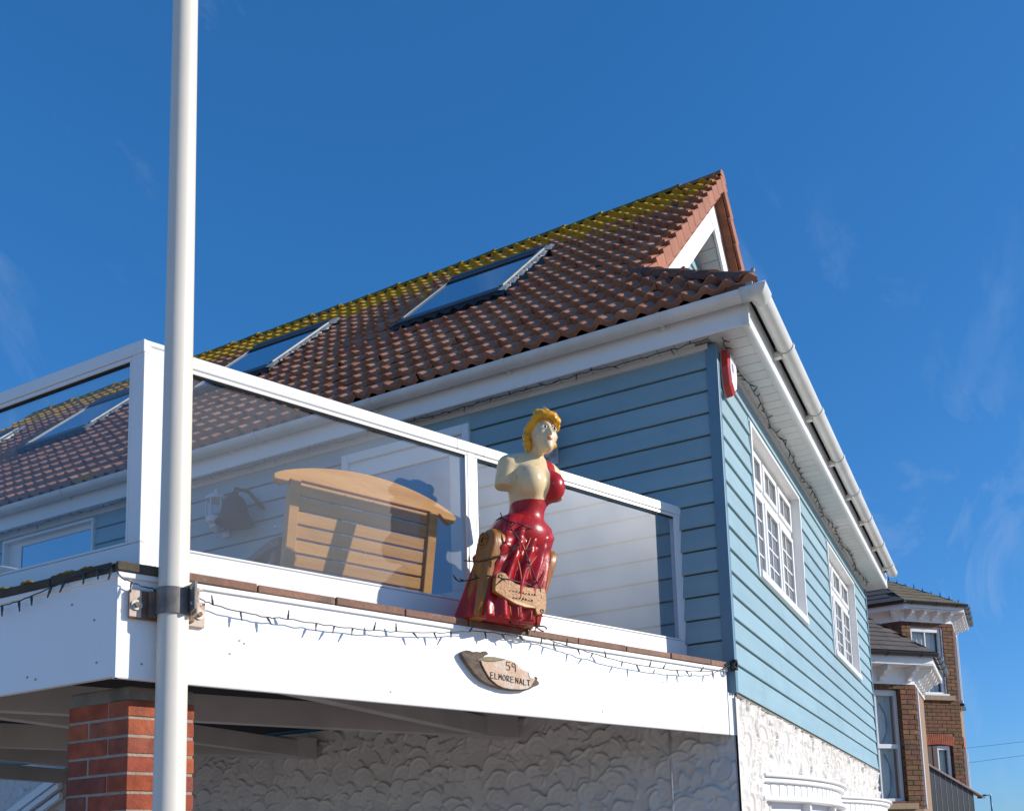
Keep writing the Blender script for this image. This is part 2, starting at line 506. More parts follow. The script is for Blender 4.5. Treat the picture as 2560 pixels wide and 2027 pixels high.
def sky_glass(name, base=(0.02, 0.025, 0.03), mixf=0.45):
    """Roof-window and house-window glazing: dark behind, strong mirror of the sky."""
    m = bpy.data.materials.new(name)
    m.use_nodes = True
    n = m.node_tree.nodes
    l = m.node_tree.links.new
    n.clear()
    o = n.new('ShaderNodeOutputMaterial')
    df = n.new('ShaderNodeBsdfDiffuse')
    df.inputs['Color'].default_value = (*base, 1)
    gs = n.new('ShaderNodeBsdfGlossy')
    gs.inputs['Roughness'].default_value = 0.02
    gs.inputs['Color'].default_value = (0.95, 0.97, 1, 1)
    mx = n.new('ShaderNodeMixShader')
    mx.inputs['Fac'].default_value = mixf
    l(df.outputs[0], mx.inputs[1])
    l(gs.outputs[0], mx.inputs[2])
    l(mx.outputs[0], o.inputs['Surface'])
    M[name] = m
sky_glass('skylight_glass', mixf=0.75)
sky_glass('mirror_glass', base=(0.20, 0.205, 0.20), mixf=0.28)
sky_glass('dark_mirror', base=(0.02, 0.05, 0.09), mixf=0.55)

# ---------------------------------------------------------------- mesh helpers
class MB:
    """Collects shapes; build() links them as ONE mesh object."""
    def __init__(self):
        self.v = []
        self.f = []
    def add(self, vs_, fs_):
        k = len(self.v)
        self.v += [tuple(q) for q in vs_]
        self.f += [tuple(k+i for i in q) for q in fs_]
        return self
    def box(self, x0, x1, y0, y1, z0, z1, fr=None):
        p = [(x0, y0, z0), (x1, y0, z0), (x1, y1, z0), (x0, y1, z0), (x0, y0, z1), (x1, y0, z1), (x1, y1, z1), (x0, y1, z1)]
        if fr:
            p = [fr(*q) for q in p]
        return self.add(p, [(3, 2, 1, 0), (4, 5, 6, 7), (0, 1, 5, 4), (1, 2, 6, 5), (2, 3, 7, 6), (3, 0, 4, 7)])
    def prism(self, poly, w0, w1, fr):
        """poly: list of (a, b); swept from w0 to w1; fr(a, b, w) gives the point."""
        n = len(poly)
        p = [fr(a, b, w0) for a, b in poly] + [fr(a, b, w1) for a, b in poly]
        fs_ = [tuple(range(n-1, -1, -1)), tuple(range(n, 2*n))] + [(i, (i+1) % n, n+(i+1) % n, n+i) for i in range(n)]
        return self.add(p, fs_)
    def tube(self, path, r, seg=8, cap=True):
        path = [Vector(q) for q in path]
        rs = r if isinstance(r, (list, tuple)) else [r]*len(path)
        rings = []
        ref = Vector((0, 0, 1))
        d0 = (path[1]-path[0]).normalized()
        if abs(d0.dot(ref)) > 0.9:
            ref = Vector((1, 0, 0))
        u = d0.cross(ref).normalized()
        for i, q in enumerate(path):
            if i == 0:
                d = path[1]-path[0]
            elif i == len(path)-1:
                d = path[-1]-path[-2]
            else:
                d = (path[i+1]-path[i]).normalized()+(path[i]-path[i-1]).normalized()
            d.normalize()
            u = (u-d*u.dot(d))
            if u.length < 1e-6:
                u = d.orthogonal()
            u.normalize()
            v_ = d.cross(u)
            rings.append([q+(u*math.cos(2*math.pi*k/seg)+v_*math.sin(2*math.pi*k/seg))*rs[i] for k in range(seg)])
        k0 = len(self.v)
        for rg in rings:
            self.v += [tuple(q) for q in rg]
        for i in range(len(rings)-1):
            for k in range(seg):
                a = k0+i*seg+k
                b = k0+i*seg+(k+1) % seg
                self.f.append((a, b, b+seg, a+seg))
        if cap:
            self.f.append(tuple(k0+k for k in range(seg-1, -1, -1)))
            self.f.append(tuple(k0+(len(rings)-1)*seg+k for k in range(seg)))
        return self
    def lathe(self, prof, seg=16, fr=lambda x, y, z: (x, y, z)):
        """prof: list of (r, z)."""
        k0 = len(self.v)
        for r_, z_ in prof:
            for k in range(seg):
                a = 2*math.pi*k/seg
                self.v.append(tuple(fr(r_*math.cos(a), r_*math.sin(a), z_)))
        for i in range(len(prof)-1):
            for k in range(seg):
                a = k0+i*seg+k
                b = k0+i*seg+(k+1) % seg
                self.f.append((a, b, b+seg, a+seg))
        self.f.append(tuple(k0+k for k in range(seg-1, -1, -1)))
        self.f.append(tuple(k0+(len(prof)-1)*seg+k for k in range(seg)))
        return self
    def mesh(self, name, smooth=False):
        me = bpy.data.meshes.new(name)
        me.from_pydata(self.v, [], self.f)
        me.validate()
        me.update()
        if smooth:
            me.shade_smooth() if hasattr(me, 'shade_smooth') else [setattr(q, 'use_smooth', True) for q in me.polygons]
        return me
    def build(self, name, m, parent=None, smooth=False, bevel=0.0, kind=None):
        o = bpy.data.objects.new(name, self.mesh(name, smooth))
        o.data.materials.append(M[m])
        C.objects.link(o)
        if parent is not None:
            put(o, parent)
        if bevel:
            b = o.modifiers.new('bevel', 'BEVEL')
            b.width = bevel
            b.segments = 2
            b.limit_method = 'ANGLE'
            b.angle_limit = R(40)
        if smooth == 'auto':
            autosmooth(o)
        if kind:
            o['kind'] = kind
        return o

WM = {}
def wm(o):
    """World matrix by hand (no depsgraph update needed)."""
    m = o.matrix_basis.copy()
    if o.parent is not None:
        m = wm(o.parent) @ o.matrix_parent_inverse @ m
    return m
def put(o, parent):
    """Parent an object whose vertices are already in world coordinates."""
    o.parent = parent
    o.matrix_parent_inverse = wm(parent).inverted()
def autosmooth(o, ang=35):
    me = o.data
    for q in me.polygons:
        q.use_smooth = True
    bm = bmesh.new()
    bm.from_mesh(me)
    for e in bm.edges:
        if len(e.link_faces) == 2 and e.calc_face_angle(0) > R(ang):
            e.smooth = False
    bm.to_mesh(me)
    bm.free()
def tag(o, label=None, cat=None, group=None, kind=None):
    if label:
        o['label'] = label
    if cat:
        o['category'] = cat
    if group:
        o['group'] = group
    if kind:
        o['kind'] = kind
    return o
def thing(name, label, cat, loc=(0, 0, 0), rz=0.0, group=None):
    o = bpy.data.objects.new(name, None)
    o.empty_display_size = 0.1
    C.objects.link(o)
    o.location = loc
    o.rotation_euler = (0, 0, rz)
    return tag(o, label, cat, group)
def inst(me, name, mw, parent):
    """A piece that shares mesh data; mw is its world matrix."""
    o = bpy.data.objects.new(name, me)
    C.objects.link(o)
    o.parent = parent
    o.matrix_parent_inverse = wm(parent).inverted()
    o.matrix_basis = mw
    return o

# frame of the balcony front: s along the front (0 at the house corner, growing to the flagpole), f outwards, z up
BA = R(24.662)
TV = Vector((-math.cos(BA), math.sin(BA), 0))
NV = Vector((-math.sin(BA), -math.cos(BA), 0))
def F(s, f, z):
    return TV*s + NV*f + Vector((0, 0, z))

def unit_brick():
    """Unit cube with softened edges, shared by all bricks of a kind."""
    bm = bmesh.new()
    bmesh.ops.create_cube(bm, size=1)
    me = bpy.data.meshes.new('brick')
    bm.to_mesh(me)
    bm.free()
    return me

# ---------------------------------------------------------------- ground
g = MB().add([(-300, -300, GZ), (600, -300, GZ), (600, 300, GZ), (-300, 300, GZ)], [(0, 1, 2, 3)]).build('pavement', 'paving')
g['kind'] = 'structure'

# ================================================================ THE HOUSE
house = thing('clad_house', 'blue clapboard house with brown pantile roof above white textured render', 'house', (3.2, 6, GZ))
HX, HY = 6.39, 12.0
WT = 2.29                         # top of the walls
rows = [0.0, 0.184] + [0.334+0.15*k for k in range(13)] + [WT]
# window openings in the front wall (x0, x1, z0, z1) and side wall (y0, y1, z0, z1)
FW = [(0.765, 2.44, 0.945, 2.10), (3.74, 5.415, 0.945, 2.10)]
SW = [(1.83, 2.98, 0.16, 2.19), (5.77, 7.03, 0.9, 2.24)]

def cut_spans(lo, hi, z0, z1, holes):
    spans = [(lo, hi)]
    for a, b, c, d in holes:
        if z1 <= c+0.02 or z0 >= d-0.02:
            continue
        out = []
        for p, q in spans:
            if b <= p or a >= q:
                out.append((p, q))
            else:
                if a > p:
                    out.append((p, a))
                if b < q:
                    out.append((b, q))
        spans = out
    return spans

# wall cores
core = MB()
core.box(0.03, HX, 0.12, HY, GZ, WT+0.1)
core.build('wall_core', 'interior', house)
front = MB()
side = MB()
wf = MB().box(0.03, HX, 0.012, 0.11, 0.0, WT).box(0.012, 0.028, 0.012, HY, 0.0, WT)
# front and side sheathing with openings: build as spans
wf = MB()
for z0, z1 in zip(rows[:-1], rows[1:]):
    for a, b in cut_spans(0.03, HX, z0, z1, FW):
        wf.box(a, b, 0.012, 0.1, z0, z1)
wf.build('front_sheathing', 'groove_teal', house)
ws = MB()
for z0, z1 in zip(rows[:-1], rows[1:]):
    for a, b in cut_spans(0.0, HY, z0, z1, SW):
        ws.box(0.012, 0.029, a, b, max(z0, 0.07), z1)
ws.build('side_sheathing', 'groove_teal', house)

cw_front = MB().box(0.05, HX-0.005, 0.006, 0.0115, 0.0, 0.02).build('front_cladding', 'trim_blue', house)
cw_side = MB().box(0.006, 0.0115, 0.05, HY, 0.188, 0.2).build('side_cladding', 'trim_blue', house)
LAP = 0.026
def joints(spans, lo=2.4, hi=3.4):
    out = []
    for a, b in spans:
        while b-a > lo*1.25:
            c = a+random.uniform(lo*0.5, hi)
            if b-c < 0.4:
                break
            out.append((a, c-0.0012))
            a = c+0.0012
        out.append((a, b))
    return out
GAP = 0.008
for i, (z0, z1) in enumerate(zip(rows[:-1], rows[1:])):
    for a, b in joints(cut_spans(0.0185, HX-0.012, z0, z1, FW)):
        zt = z1-0.001
        MB().prism([(0.0105, z0+GAP), (-LAP+0.002, z0+GAP), (-LAP, z0+GAP+0.003), (-0.012, zt), (0.0105, zt)], a, b, lambda y, z, x: (x, y, z)).build('board', 'cladding_blue', cw_front)
    for a, b in (joints(cut_spans(0.0455, HY, z0, z1, SW)) if i else [(0.0455, 0.09)]):
        zt = z1-0.001
        MB().prism([(0.0105, z0+GAP), (-LAP+0.002, z0+GAP), (-LAP, z0+GAP+0.003), (-0.012, zt), (0.0105, zt)], b, a, lambda x, z, y: (x, y, z)).build('board', 'cladding_blue', cw_side)
# cut boards over and under each opening
for (a, b, c, d) in FW+SW:
    fr_ = (lambda x_, y_, z_: (x_, y_, z_)) if (a, b, c, d) in FW else (lambda x_, y_, z_: (y_, x_, z_))
    par_ = cw_front if (a, b, c, d) in FW else cw_side
    zup = min([r_ for r_ in rows if r_ > d+0.001] or [WT])
    zlo = max([r_ for r_ in rows if r_ < c-0.001])
    MB().box(a, b, -0.018, 0.0105, d+0.001, zup-0.001, fr_).build('board', 'cladding_blue', par_)
    if c > 0.3:
        MB().box(a, b, -0.018, 0.0105, zlo+GAP, c-0.001, fr_).build('board', 'cladding_blue', par_)
# corner posts
MB().prism([(-0.033, -0.030), (0.018, -0.030), (0.018, 0.01), (0.01, 0.01), (0.01, 0.045), (-0.033, 0.045)], 0.0, WT, lambda a, b, z: (a, b, z)).build('corner_post', 'trim_blue', house, bevel=0.004)
MB().box(HX-0.012, HX+0.03, -0.032, 0.06, 0.0, WT).build('corner_post', 'trim_blue', house, bevel=0.004)
# starter strip under the cladding
MB().box(0.0, HX, -0.02, 0.01, -0.022, -0.002).box(-0.02, 0.01, 0.0, 0.09, -0.022, -0.002).build('starter_strip', 'concrete', house)
MB().box(HX-0.3, HX, 0.0, HY, GZ, WT).build('end_wall', 'render_white', house)

# ---- textured render: overlapping trowel fans as real relief
def fan_field(w_, h_, step, rad=(0.055, 0.10), amp=0.011, seed=1, dens=1.5):
    r_ = np.random.default_rng(seed)
    nx, nz_ = int(w_/step)+1, int(h_/step)+1
    H = np.zeros((nz_, nx))
    xs = np.arange(nx)*step
    zs = np.arange(nz_)*step
    num = int(w_*h_/(math.pi*(sum(rad)/2)**2)*dens*2.0)
    for _ in range(num):
        cx, cz = r_.uniform(-0.05, w_+0.05), r_.uniform(-0.05, h_+0.05)
        rr = r_.uniform(*rad)
        th = r_.normal(math.pi/2, 1.0)
        i0, i1 = max(0, int((cx-rr)/step)), min(nx, int((cx+rr)/step)+2)
        j0, j1 = max(0, int((cz-rr)/step)), min(nz_, int((cz+rr)/step)+2)
        if i0 >= i1 or j0 >= j1:
            continue
        X, Z = np.meshgrid(xs[i0:i1]-cx, zs[j0:j1]-cz)
        d = np.hypot(X, Z)/rr
        u = (X*math.cos(th)+Z*math.sin(th))/rr
        inside = (d < 1) & (u > -0.35)
        new = amp*(0.35+0.55*np.clip(u, -0.4, 1)+0.55*np.exp(-((d-0.93)/0.055)**2)*(u > -0.1)) + r_.uniform(-0.2, 0.25)*amp
        new += 0.08*amp*np.sin(d*rr/0.006)
        sub = H[j0:j1, i0:i1]
        sub[inside] = new[inside]
    # light smoothing
    K = H.copy()
    K[1:-1, 1:-1] = (H[1:-1, 1:-1]*8+H[:-2, 1:-1]+H[2:, 1:-1]+H[1:-1, :-2]+H[1:-1, 2:])/12
    return K, xs, zs
def relief(name, w_, h_, step, fr, seed, parent, m='render_white', edge=False, **kw):
    H, xs, zs = fan_field(w_, h_, step, seed=seed, **kw)
    nz_, nx = H.shape
    X, Z = np.meshgrid(xs, zs)
    if edge:
        ramp = np.clip((X-0.004)/0.05, 0, 1)
        H = H*ramp+0.012*(1-ramp)
    P = fr(X.ravel(), Z.ravel(), H.ravel())
    idx = np.arange(nx*nz_).reshape(nz_, nx)
    q = np.stack([idx[:-1, :-1], idx[:-1, 1:], idx[1:, 1:], idx[1:, :-1]], -1).reshape(-1, 4)
    me = bpy.data.meshes.new(name)
    me.vertices.add(len(P))
    me.vertices.foreach_set('co', P.astype(np.float32).ravel())
    me.loops.add(q.size)
    me.polygons.add(len(q))
    me.polygons.foreach_set('loop_start', np.arange(len(q))*4)
    me.loops.foreach_set('vertex_index', q.ravel())
    me.update(calc_edges=True)
    me.validate()
    me.polygons.foreach_set('use_smooth', np.ones(len(q), bool))
    o = bpy.data.objects.new(name, me)
    me.materials.append(M[m])
    C.objects.link(o)
    put(o, parent)
    return o
relief('front_render', HX-0.005, 1.35, 0.0075, lambda u, v, h: np.stack([u-0.0165, -0.004-h, v-1.372], 1), 3, house, amp=0.028, rad=(0.055, 0.10), edge=True)
relief('side_render', 8.2, 1.35, 0.0075, lambda u, v, h: np.stack([-0.004-h, 8.2-u+0.005, v-1.29], 1), 4, house, amp=0.018, rad=(0.055, 0.105))
MB().box(0.0, HX-0.3, 0.002, 0.1, GZ, -0.022).box(0.001, 0.029, 0.002, HY, GZ, -0.022).build('render_backing', 'render_white', house)
# a slim conduit up the side wall near the corner
MB().tube([(-0.018, 0.42, -1.38), (-0.018, 0.42, -0.03)], 0.008, 8).build('conduit', 'render_white', house, smooth=True)

# ---- windows
def casement(parent, x0, x1, z0, z1, y, cols, fr, trans=None, bars=(2, 4), name='window', blind=True, dark='interior'):
    """White framed window; fr(x, y, z) -> point; y is the plane of the frame front (positive = deeper)."""
    wdw = MB()
    T = 0.05
    D = 0.05
    wdw.box(x0, x1, y, y+D, z0, z0+T, fr).box(x0, x1, y, y+D, z1-T, z1, fr)
    wdw.box(x0, x0+T, y, y+D, z0+T, z1-T, fr).box(x1-T, x1, y, y+D, z0+T, z1-T, fr)
    win = wdw.build(name, 'white_pvc', parent, bevel=0.004)
    cwid = (x1-x0-2*T)/cols
    for c in range(1, cols):
        xm = x0+T+cwid*c
        MB().box(xm-0.026, xm+0.026, y-0.002, y+D, z0+T, z1-T, fr).build('mullion', 'white_pvc', win, bevel=0.004)
    levels = [(z0+T, z1-T)]
    if trans:
        MB().box(x0+T, x1-T, y-0.004, y+D, trans-0.03, trans+0.03, fr).build('transom', 'white_pvc', win, bevel=0.004)
        levels = [(z0+T, trans-0.03), (trans+0.03, z1-T)]
    for c in range(cols):
        a = x0+T+cwid*c+(0.026 if c else 0)
        b = x0+T+cwid*(c+1)-(0.026 if c < cols-1 else 0)
        for li, (p, q) in enumerate(levels):
            s = 0.042
            sash = MB().box(a, b, y-0.018, y+0.02, p, p+s, fr).box(a, b, y-0.018, y+0.02, q-s, q, fr).box(a, a+s, y-0.018, y+0.02, p+s, q-s, fr).box(b-s, b, y-0.018, y+0.02, p+s, q-s, fr)
            sash.build('sash', 'white_pvc', win, bevel=0.004)
            MB().box(a+s, b-s, y+0.004, y+0.010, p+s, q-s, fr).build('pane', 'mirror_glass', win)
            if bars:
                nv = bars[0]
                nh = bars[1] if li == 0 else 1
                bm_ = MB()
                for k in range(1, nv):
                    xm = a+s+(b-a-2*s)*k/nv
                    bm_.box(xm-0.008, xm+0.008, y-0.004, y+0.0035, p+s, q-s, fr)
                for k in range(1, nh):
                    zm_ = p+s+(q-p-2*s)*k/nh
                    bm_.box(a+s, b-s, y-0.0035, y+0.003, zm_-0.008, zm_+0.008, fr)
                if bm_.v:
                    bm_.build('glazing_bar', 'white_pvc', win)
    return win
idf = lambda x, y, z: (x, y, z)
for (a, b, c, d) in FW:
    win = casement(house, a+0.03, b-0.03, c+0.06, d-0.03, 0.052, 3, idf, trans=1.735, bars=(2, 4))
    # reveal and sill
    MB().box(a, a+0.03, -0.034, 0.10, c, d, idf).box(b-0.03, b, -0.034, 0.10, c, d, idf).box(a+0.03, b-0.03, -0.034, 0.10, d-0.03, d, idf).build('reveal', 'white_pvc', win, bevel=0.003)
    MB().box(a+0.03, b-0.03, -0.05, 0.10, c, c+0.06, idf).build('sill', 'white_pvc', win, bevel=0.006)
    MB().box(a+0.03, b-0.03, 0.106, 0.112, c, d, idf).build('room', 'interior', win)

sfr = lambda u, y, z: (y, u, z)
# patio door on the side wall, seen through the glass
a, b, c, d = SW[0]
dr = MB().box(-0.045, 0.03, a, a+0.06, c, d).box(-0.045, 0.03, b-0.06, b, c, d).box(-0.045, 0.03, a+0.06, b-0.06, d-0.07, d).box(-0.045, 0.03, a+0.06, b-0.06, c, c+0.05).build('door', 'white_pvc', house, bevel=0.004)
MB().box(-0.02, 0.02, a+0.06, b-0.06, c+0.05, c+0.8).box(-0.02, 0.02, a+0.06, a+0.18, c+0.8, d-0.07).box(-0.02, 0.02, b-0.18, b-0.06, c+0.8, d-0.07).box(-0.02, 0.02, a+0.18, b-0.18, d-0.2, d-0.07).build('leaf', 'white_pvc', dr, bevel=0.004)
MB().box(-0.004, 0.008, a+0.18, b-0.18, c+0.8, d-0.2).build('pane', 'mirror_glass', dr)
MB().tube([(-0.03, b-0.12, 1.1), (-0.07, b-0.12, 1.1), (-0.07, b-0.23, 1.1)], 0.009, 8).build('handle', 'flashing', dr, smooth=True)
# wide window further back on the side wall
a, b, c, d = SW[1]
w2 = MB().box(-0.045, 0.03, a, a+0.025, c, d).box(-0.045, 0.03, b-0.025, b, c, d).box(-0.045, 0.03, a+0.025, b-0.025, d-0.025, d).box(-0.06, 0.03, a+0.025, b-0.025, c, c+0.03).build('window', 'white_pvc', house, bevel=0.003)
MB().box(0.012, 0.03, a+0.025, a+0.06, c+0.03, d-0.025).box(0.012, 0.03, b-0.20, b-0.025, c+0.03, d-0.025).box(0.012, 0.03, a+0.06, b-0.20, d-0.07, d-0.025).build('sash', 'white_pvc', w2)
MB().box(0.020, 0.028, a+0.06, b-0.20, c+0.03, d-0.07).build('pane', 'dark_mirror', w2)

# ---- soffits, fascias, gutters
EX, EY = -0.145, -0.27           # fascia faces
sof = MB().box(EX+0.021, 0.03, EY+0.021, HY, 2.318, 2.33).box(0.0305, HX+0.19, EY+0.021, 0.1, 2.3185, 2.3305).build('soffit', 'soffit_white', house)
k = 0
y = EY+0.02
while y < 9.5:                     # side soffit boards run out from the wall
    if y > 0.0:
        MB().box(EX+0.012, -0.002, y+0.003, y+0.117, 2.30, 2.317).build('soffit_board', 'soffit_white', sof)
    y += 0.12
x = EX+0.03
while x < HX+0.1:
    MB().box(x+0.003, x+0.117, EY+0.045, -0.002, 2.30, 2.317).build('soffit_board', 'soffit_white', sof)
    x += 0.12
MB().box(EX+0.012, HX+0.2, EY+0.008, EY+0.042, 2.294, 2.317).build('soffit_trim', 'soffit_white', sof)
MB().box(-0.035, -0.004, 0.03, 9.5, 2.262, 2.299).box(0.06, HX, -0.035, -0.004, 2.262, 2.299).build('cove_strip', 'soffit_white', sof)
MB().prism([(EX, 2.296), (EX+0.006, 2.290), (EX+0.02, 2.294), (EX+0.02, 2.47), (EX, 2.47)], EY+0.0, HY, lambda a_, z_, y_: (a_, y_, z_)).build('fascia', 'white_pvc', house)
MB().prism([(EY-0.002, 2.296), (EY+0.006, 2.290), (EY+0.02, 2.294), (EY+0.02, 2.47), (EY-0.002, 2.47)], EX+0.001, HX+0.2, lambda a_, z_, x_: (x_, a_, z_)).build('fascia', 'white_pvc', house)
MB().box(EX-0.006, EX+0.022, EY-0.008, EY+0.035, 2.285, 2.468).build('fascia_corner', 'gutter_pvc', house, bevel=0.003)
def half_round(path_fr, l0, l1, r_=0.056, th=0.004, seg=14):
    mb = MB()
    prof = []
    for i in range(seg+1):
        a_ = math.pi+math.pi*i/seg
        prof.append((math.cos(a_)*r_, math.sin(a_)*r_))
    inner = [(q[0]*(1-th*14/r_*0.056), q[1]*(1-th*14/r_*0.056)) for q in prof]
    poly = prof+inner[::-1]
    mb.prism(poly, l0, l1, path_fr)
    return mb
GXc, GYc, GZc = EX-0.062, EY-0.085, 2.462
gut = half_round(lambda a_, z_, y_: (GXc+a_, y_, GZc+z_), GYc+0.04, 11.0).build('gutter', 'gutter_pvc', house, smooth='auto')
gutf = half_round(lambda a_, z_, x_: (x_, GYc+a_, GZc+z_), GXc+0.04, HX+0.12).build('gutter', 'gutter_pvc', house, smooth='auto')
# the corner elbow
el_ = MB()
seg = 14
ring_a, ring_b, ring_c = [], [], []
for i in range(seg+1):
    a_ = math.pi+math.pi*i/seg
    cx_, cz_ = math.cos(a_)*0.063, math.sin(a_)*0.063
    ring_a.append((GXc+cx_, GYc+0.10, GZc+cz_+0.003))
    ring_b.append((GXc+cx_, GYc+cx_, GZc+cz_+0.003))
    ring_c.append((GXc+0.10, GYc+cx_, GZc+cz_+0.003))
n_ = seg+1
el_.add(ring_a+ring_b+ring_c, [(i, i+1, n_+i+1, n_+i) for i in range(seg)]+[(n_+i, n_+i+1, 2*n_+i+1, 2*n_+i) for i in range(seg)])
el_o = el_.build('gutter_elbow', 'gutter_pvc', house, smooth='auto')
sm = el_o.modifiers.new('thick', 'SOLIDIFY')
sm.thickness = 0.006
def collar(fr_, l0, l1):
    return half_round(fr_, l0, l1, r_=0.062)
for yb in (0.28, 1.42, 2.56, 3.68, 4.8, 5.95, 7.1, 8.2):
    half_round(lambda a_, z_, y_: (GXc+a_, y_, GZc+z_), yb-0.012, yb+0.012, r_=0.0605).box(GXc+0.03, EX-0.001, yb-0.012, yb+0.012, 2.40, 2.435).build('gutter_bracket', 'gutter_pvc', gut, smooth='auto')
for xb, wd in ((0.55, 0.02), (1.62, 0.035), (2.6, 0.02), (3.5, 0.035), (4.3, 0.02), (5.25, 0.035), (6.1, 0.02)):
    half_round(lambda a_, z_, x_: (x_, GYc+a_, GZc+z_), xb-wd, xb+wd, r_=0.0625).box(xb-0.02, xb+0.02, GYc+0.03, EY-0.003, 2.39, 2.43).build('gutter_bracket', 'gutter_pvc', gutf, smooth='auto')
cap_ = MB()
cap_.prism([(math.cos(math.pi+math.pi*i/12)*0.06, math.sin(math.pi+math.pi*i/12)*0.06) for i in range(13)], HX+0.12, HX+0.135, lambda a_, z_, x_: (x_, GYc+a_, GZc+z_)).build('gutter_end', 'gutter_pvc', gutf)
hook = [(HX+0.13, GYc-0.02, GZc), (HX+0.22, GYc-0.03, GZc+0.01), (HX+0.26, GYc-0.03, GZc+0.06), (HX+0.22, GYc-0.03, GZc+0.09), (HX+0.19, GYc-0.03, GZc+0.06)]
MB().tube(hook, 0.012, 6).build('hook', 'cable', gutf, smooth=True)

# ---------------------------------------------------------------- roof
RX, RZ = 3.15, 5.86                 # ridge line
E0 = Vector((-0.19, 0, 2.478))      # eaves edge
PITCH = math.atan2(RZ-E0.z, RX-E0.x)
VD = Vector((math.cos(PITCH), 0, math.sin(PITCH)))
RN = Vector((-math.sin(PITCH), 0, math.cos(PITCH)))
SL = (RX-E0.x)/math.cos(PITCH)
VY = 0.66                           # verge of the gablet
HIP0 = Vector((E0.x, -0.315, E0.z))
HIP1 = Vector((0.66, VY+0.02, E0.z+(0.66-E0.x)*math.tan(PITCH)))
def RF(y_, q_, h_):
    return Vector((0, y_, 0)) + E0 + VD*q_ + RN*h_
def RF2(y_, q_, h_):                # the far slope, mirrored about the ridge
    v_ = RF(y_, q_, h_)
    return Vector((2*RX-v_.x, v_.y, v_.z))
roof = MB()
qh = (HIP1.x-E0.x)/math.cos(PITCH)
roof.prism([(HIP0.y, 0.02), (11.2, 0.02), (11.2, SL), (VY+0.05, SL), (VY+0.05, qh)], -0.05, -0.012, RF)
roof.prism([(HIP0.y, 0.02), (VY+0.05, qh), (VY+0.05, SL), (11.2, SL), (11.2, 0.02)], -0.05, 0.012, RF2)
roof.add([HIP0, (2*RX-HIP0.x, HIP0.y, HIP0.z), (2*RX-HIP1.x, HIP1.y, HIP1.z), HIP1], [(0, 1, 2, 3)])
roof = roof.build('roof', 'under_tile', house)

TW, ROLL, TL, GA = 0.286, 0.143, 0.305, 0.2575
def tile_geo(nseg=16):
    vs_, fs_ = [], []
    th = 0.046
    def roll(p_):
        c_ = 0.5*(1+math.cos(2*math.pi*p_/ROLL))
        return 0.042*c_**1.15
    cols_ = [TW*i/nseg for i in range(nseg+1)]
    for p_ in cols_:
        hh = roll(p_)
        vs_ += [(p_, 0.004, hh*0.9+0.060-th), (p_, -0.002, hh+0.055), (p_, 0.007, hh+0.060), (p_, TL, hh+0.001)]
    for i in range(nseg):
        a_ = 4*i
        b_ = 4*(i+1)
        fs_ += [(a_, b_, b_+1, a_+1), (a_+1, b_+1, b_+2, a_+2), (a_+2, b_+2, b_+3, a_+3)]
    return vs_, fs_
tv, tf = tile_geo()
def tile_mesh(name, m):
    me = bpy.data.meshes.new(name)
    me.from_pydata(tv, [], tf)
    me.update()
    for q in me.polygons:
        q.use_smooth = q.index % 3 != 0
    me.materials.append(M[m])
    return me
tile_me = tile_mesh('tile', 'roof_tile')
tile_new = tile_mesh('tile_new', 'new_tile')
tile_var = [tile_me]
RM = Matrix(((0, VD.x, RN.x), (-1, VD.y, RN.y), (0, VD.z, RN.z))).to_4x4()
def tile_mw(yk, q0, jit=True):
    loc = RF(yk+TW, q0, 0)
    m = Matrix.Translation(loc) @ RM
    if jit:
        m = m @ Matrix.Rotation(random.uniform(-0.014, 0.014), 4, 'Z') @ Matrix.Rotation(random.uniform(-0.018, 0.018), 4, 'X') @ Matrix.Rotation(random.uniform(-0.012, 0.012), 4, 'Y') @ Matrix.Translation((0, random.uniform(-0.006, 0.006)-(0.018 if random.random() < 0.05 else 0), random.uniform(-0.003, 0.004)))
    return m
SKY = [(2.235+2.685*k, 3.345+2.685*k) for k in range(4)]
SQ0, SQ1 = 2.10, 3.62
nrow = int(SL/GA)+1
cand = []
for r_ in range(nrow):
    q0 = r_*GA
    xm = E0.x+(q0+GA/2)*math.cos(PITCH)
    for c_ in range(-4, 37):
        yk = VY+0.03+c_*TW
        xl = E0.x+q0*math.cos(PITCH)
        yhip_lo = HIP0.y+(xl-HIP0.x)/(HIP1.x-HIP0.x)*(HIP1.y-HIP0.y) if xl < HIP1.x else 99
        xh_ = xl+GA*math.cos(PITCH)
        yhip_hi = HIP0.y+(xh_-HIP0.x)/(HIP1.x-HIP0.x)*(HIP1.y-HIP0.y)
        if c_ < 0:
            if q0 >= qh or yk+TW < yhip_lo:
                continue
        cutme = q0 < qh and yk < yhip_hi+0.04
        inside = False
        for (a, b) in SKY:
            if a-0.02 < yk+TW/2 < b+0.02 and SQ0-0.02 < q0+0.15 < SQ1-0.02:
                inside = True
        if inside:
            continue
        cand.append(((RF(yk+TW/2, q0, 0)-CAM).length, r_, yk, q0, cutme))
cand.sort(key=lambda t_: t_[0])
hipn = Vector((HIP1.y-HIP0.y, -(HIP1.x-HIP0.x), 0)).normalized()     # points towards the front slope
n_ind = 0
jv, jf, jvar = [], [], []
tv_np = np.array(tv)
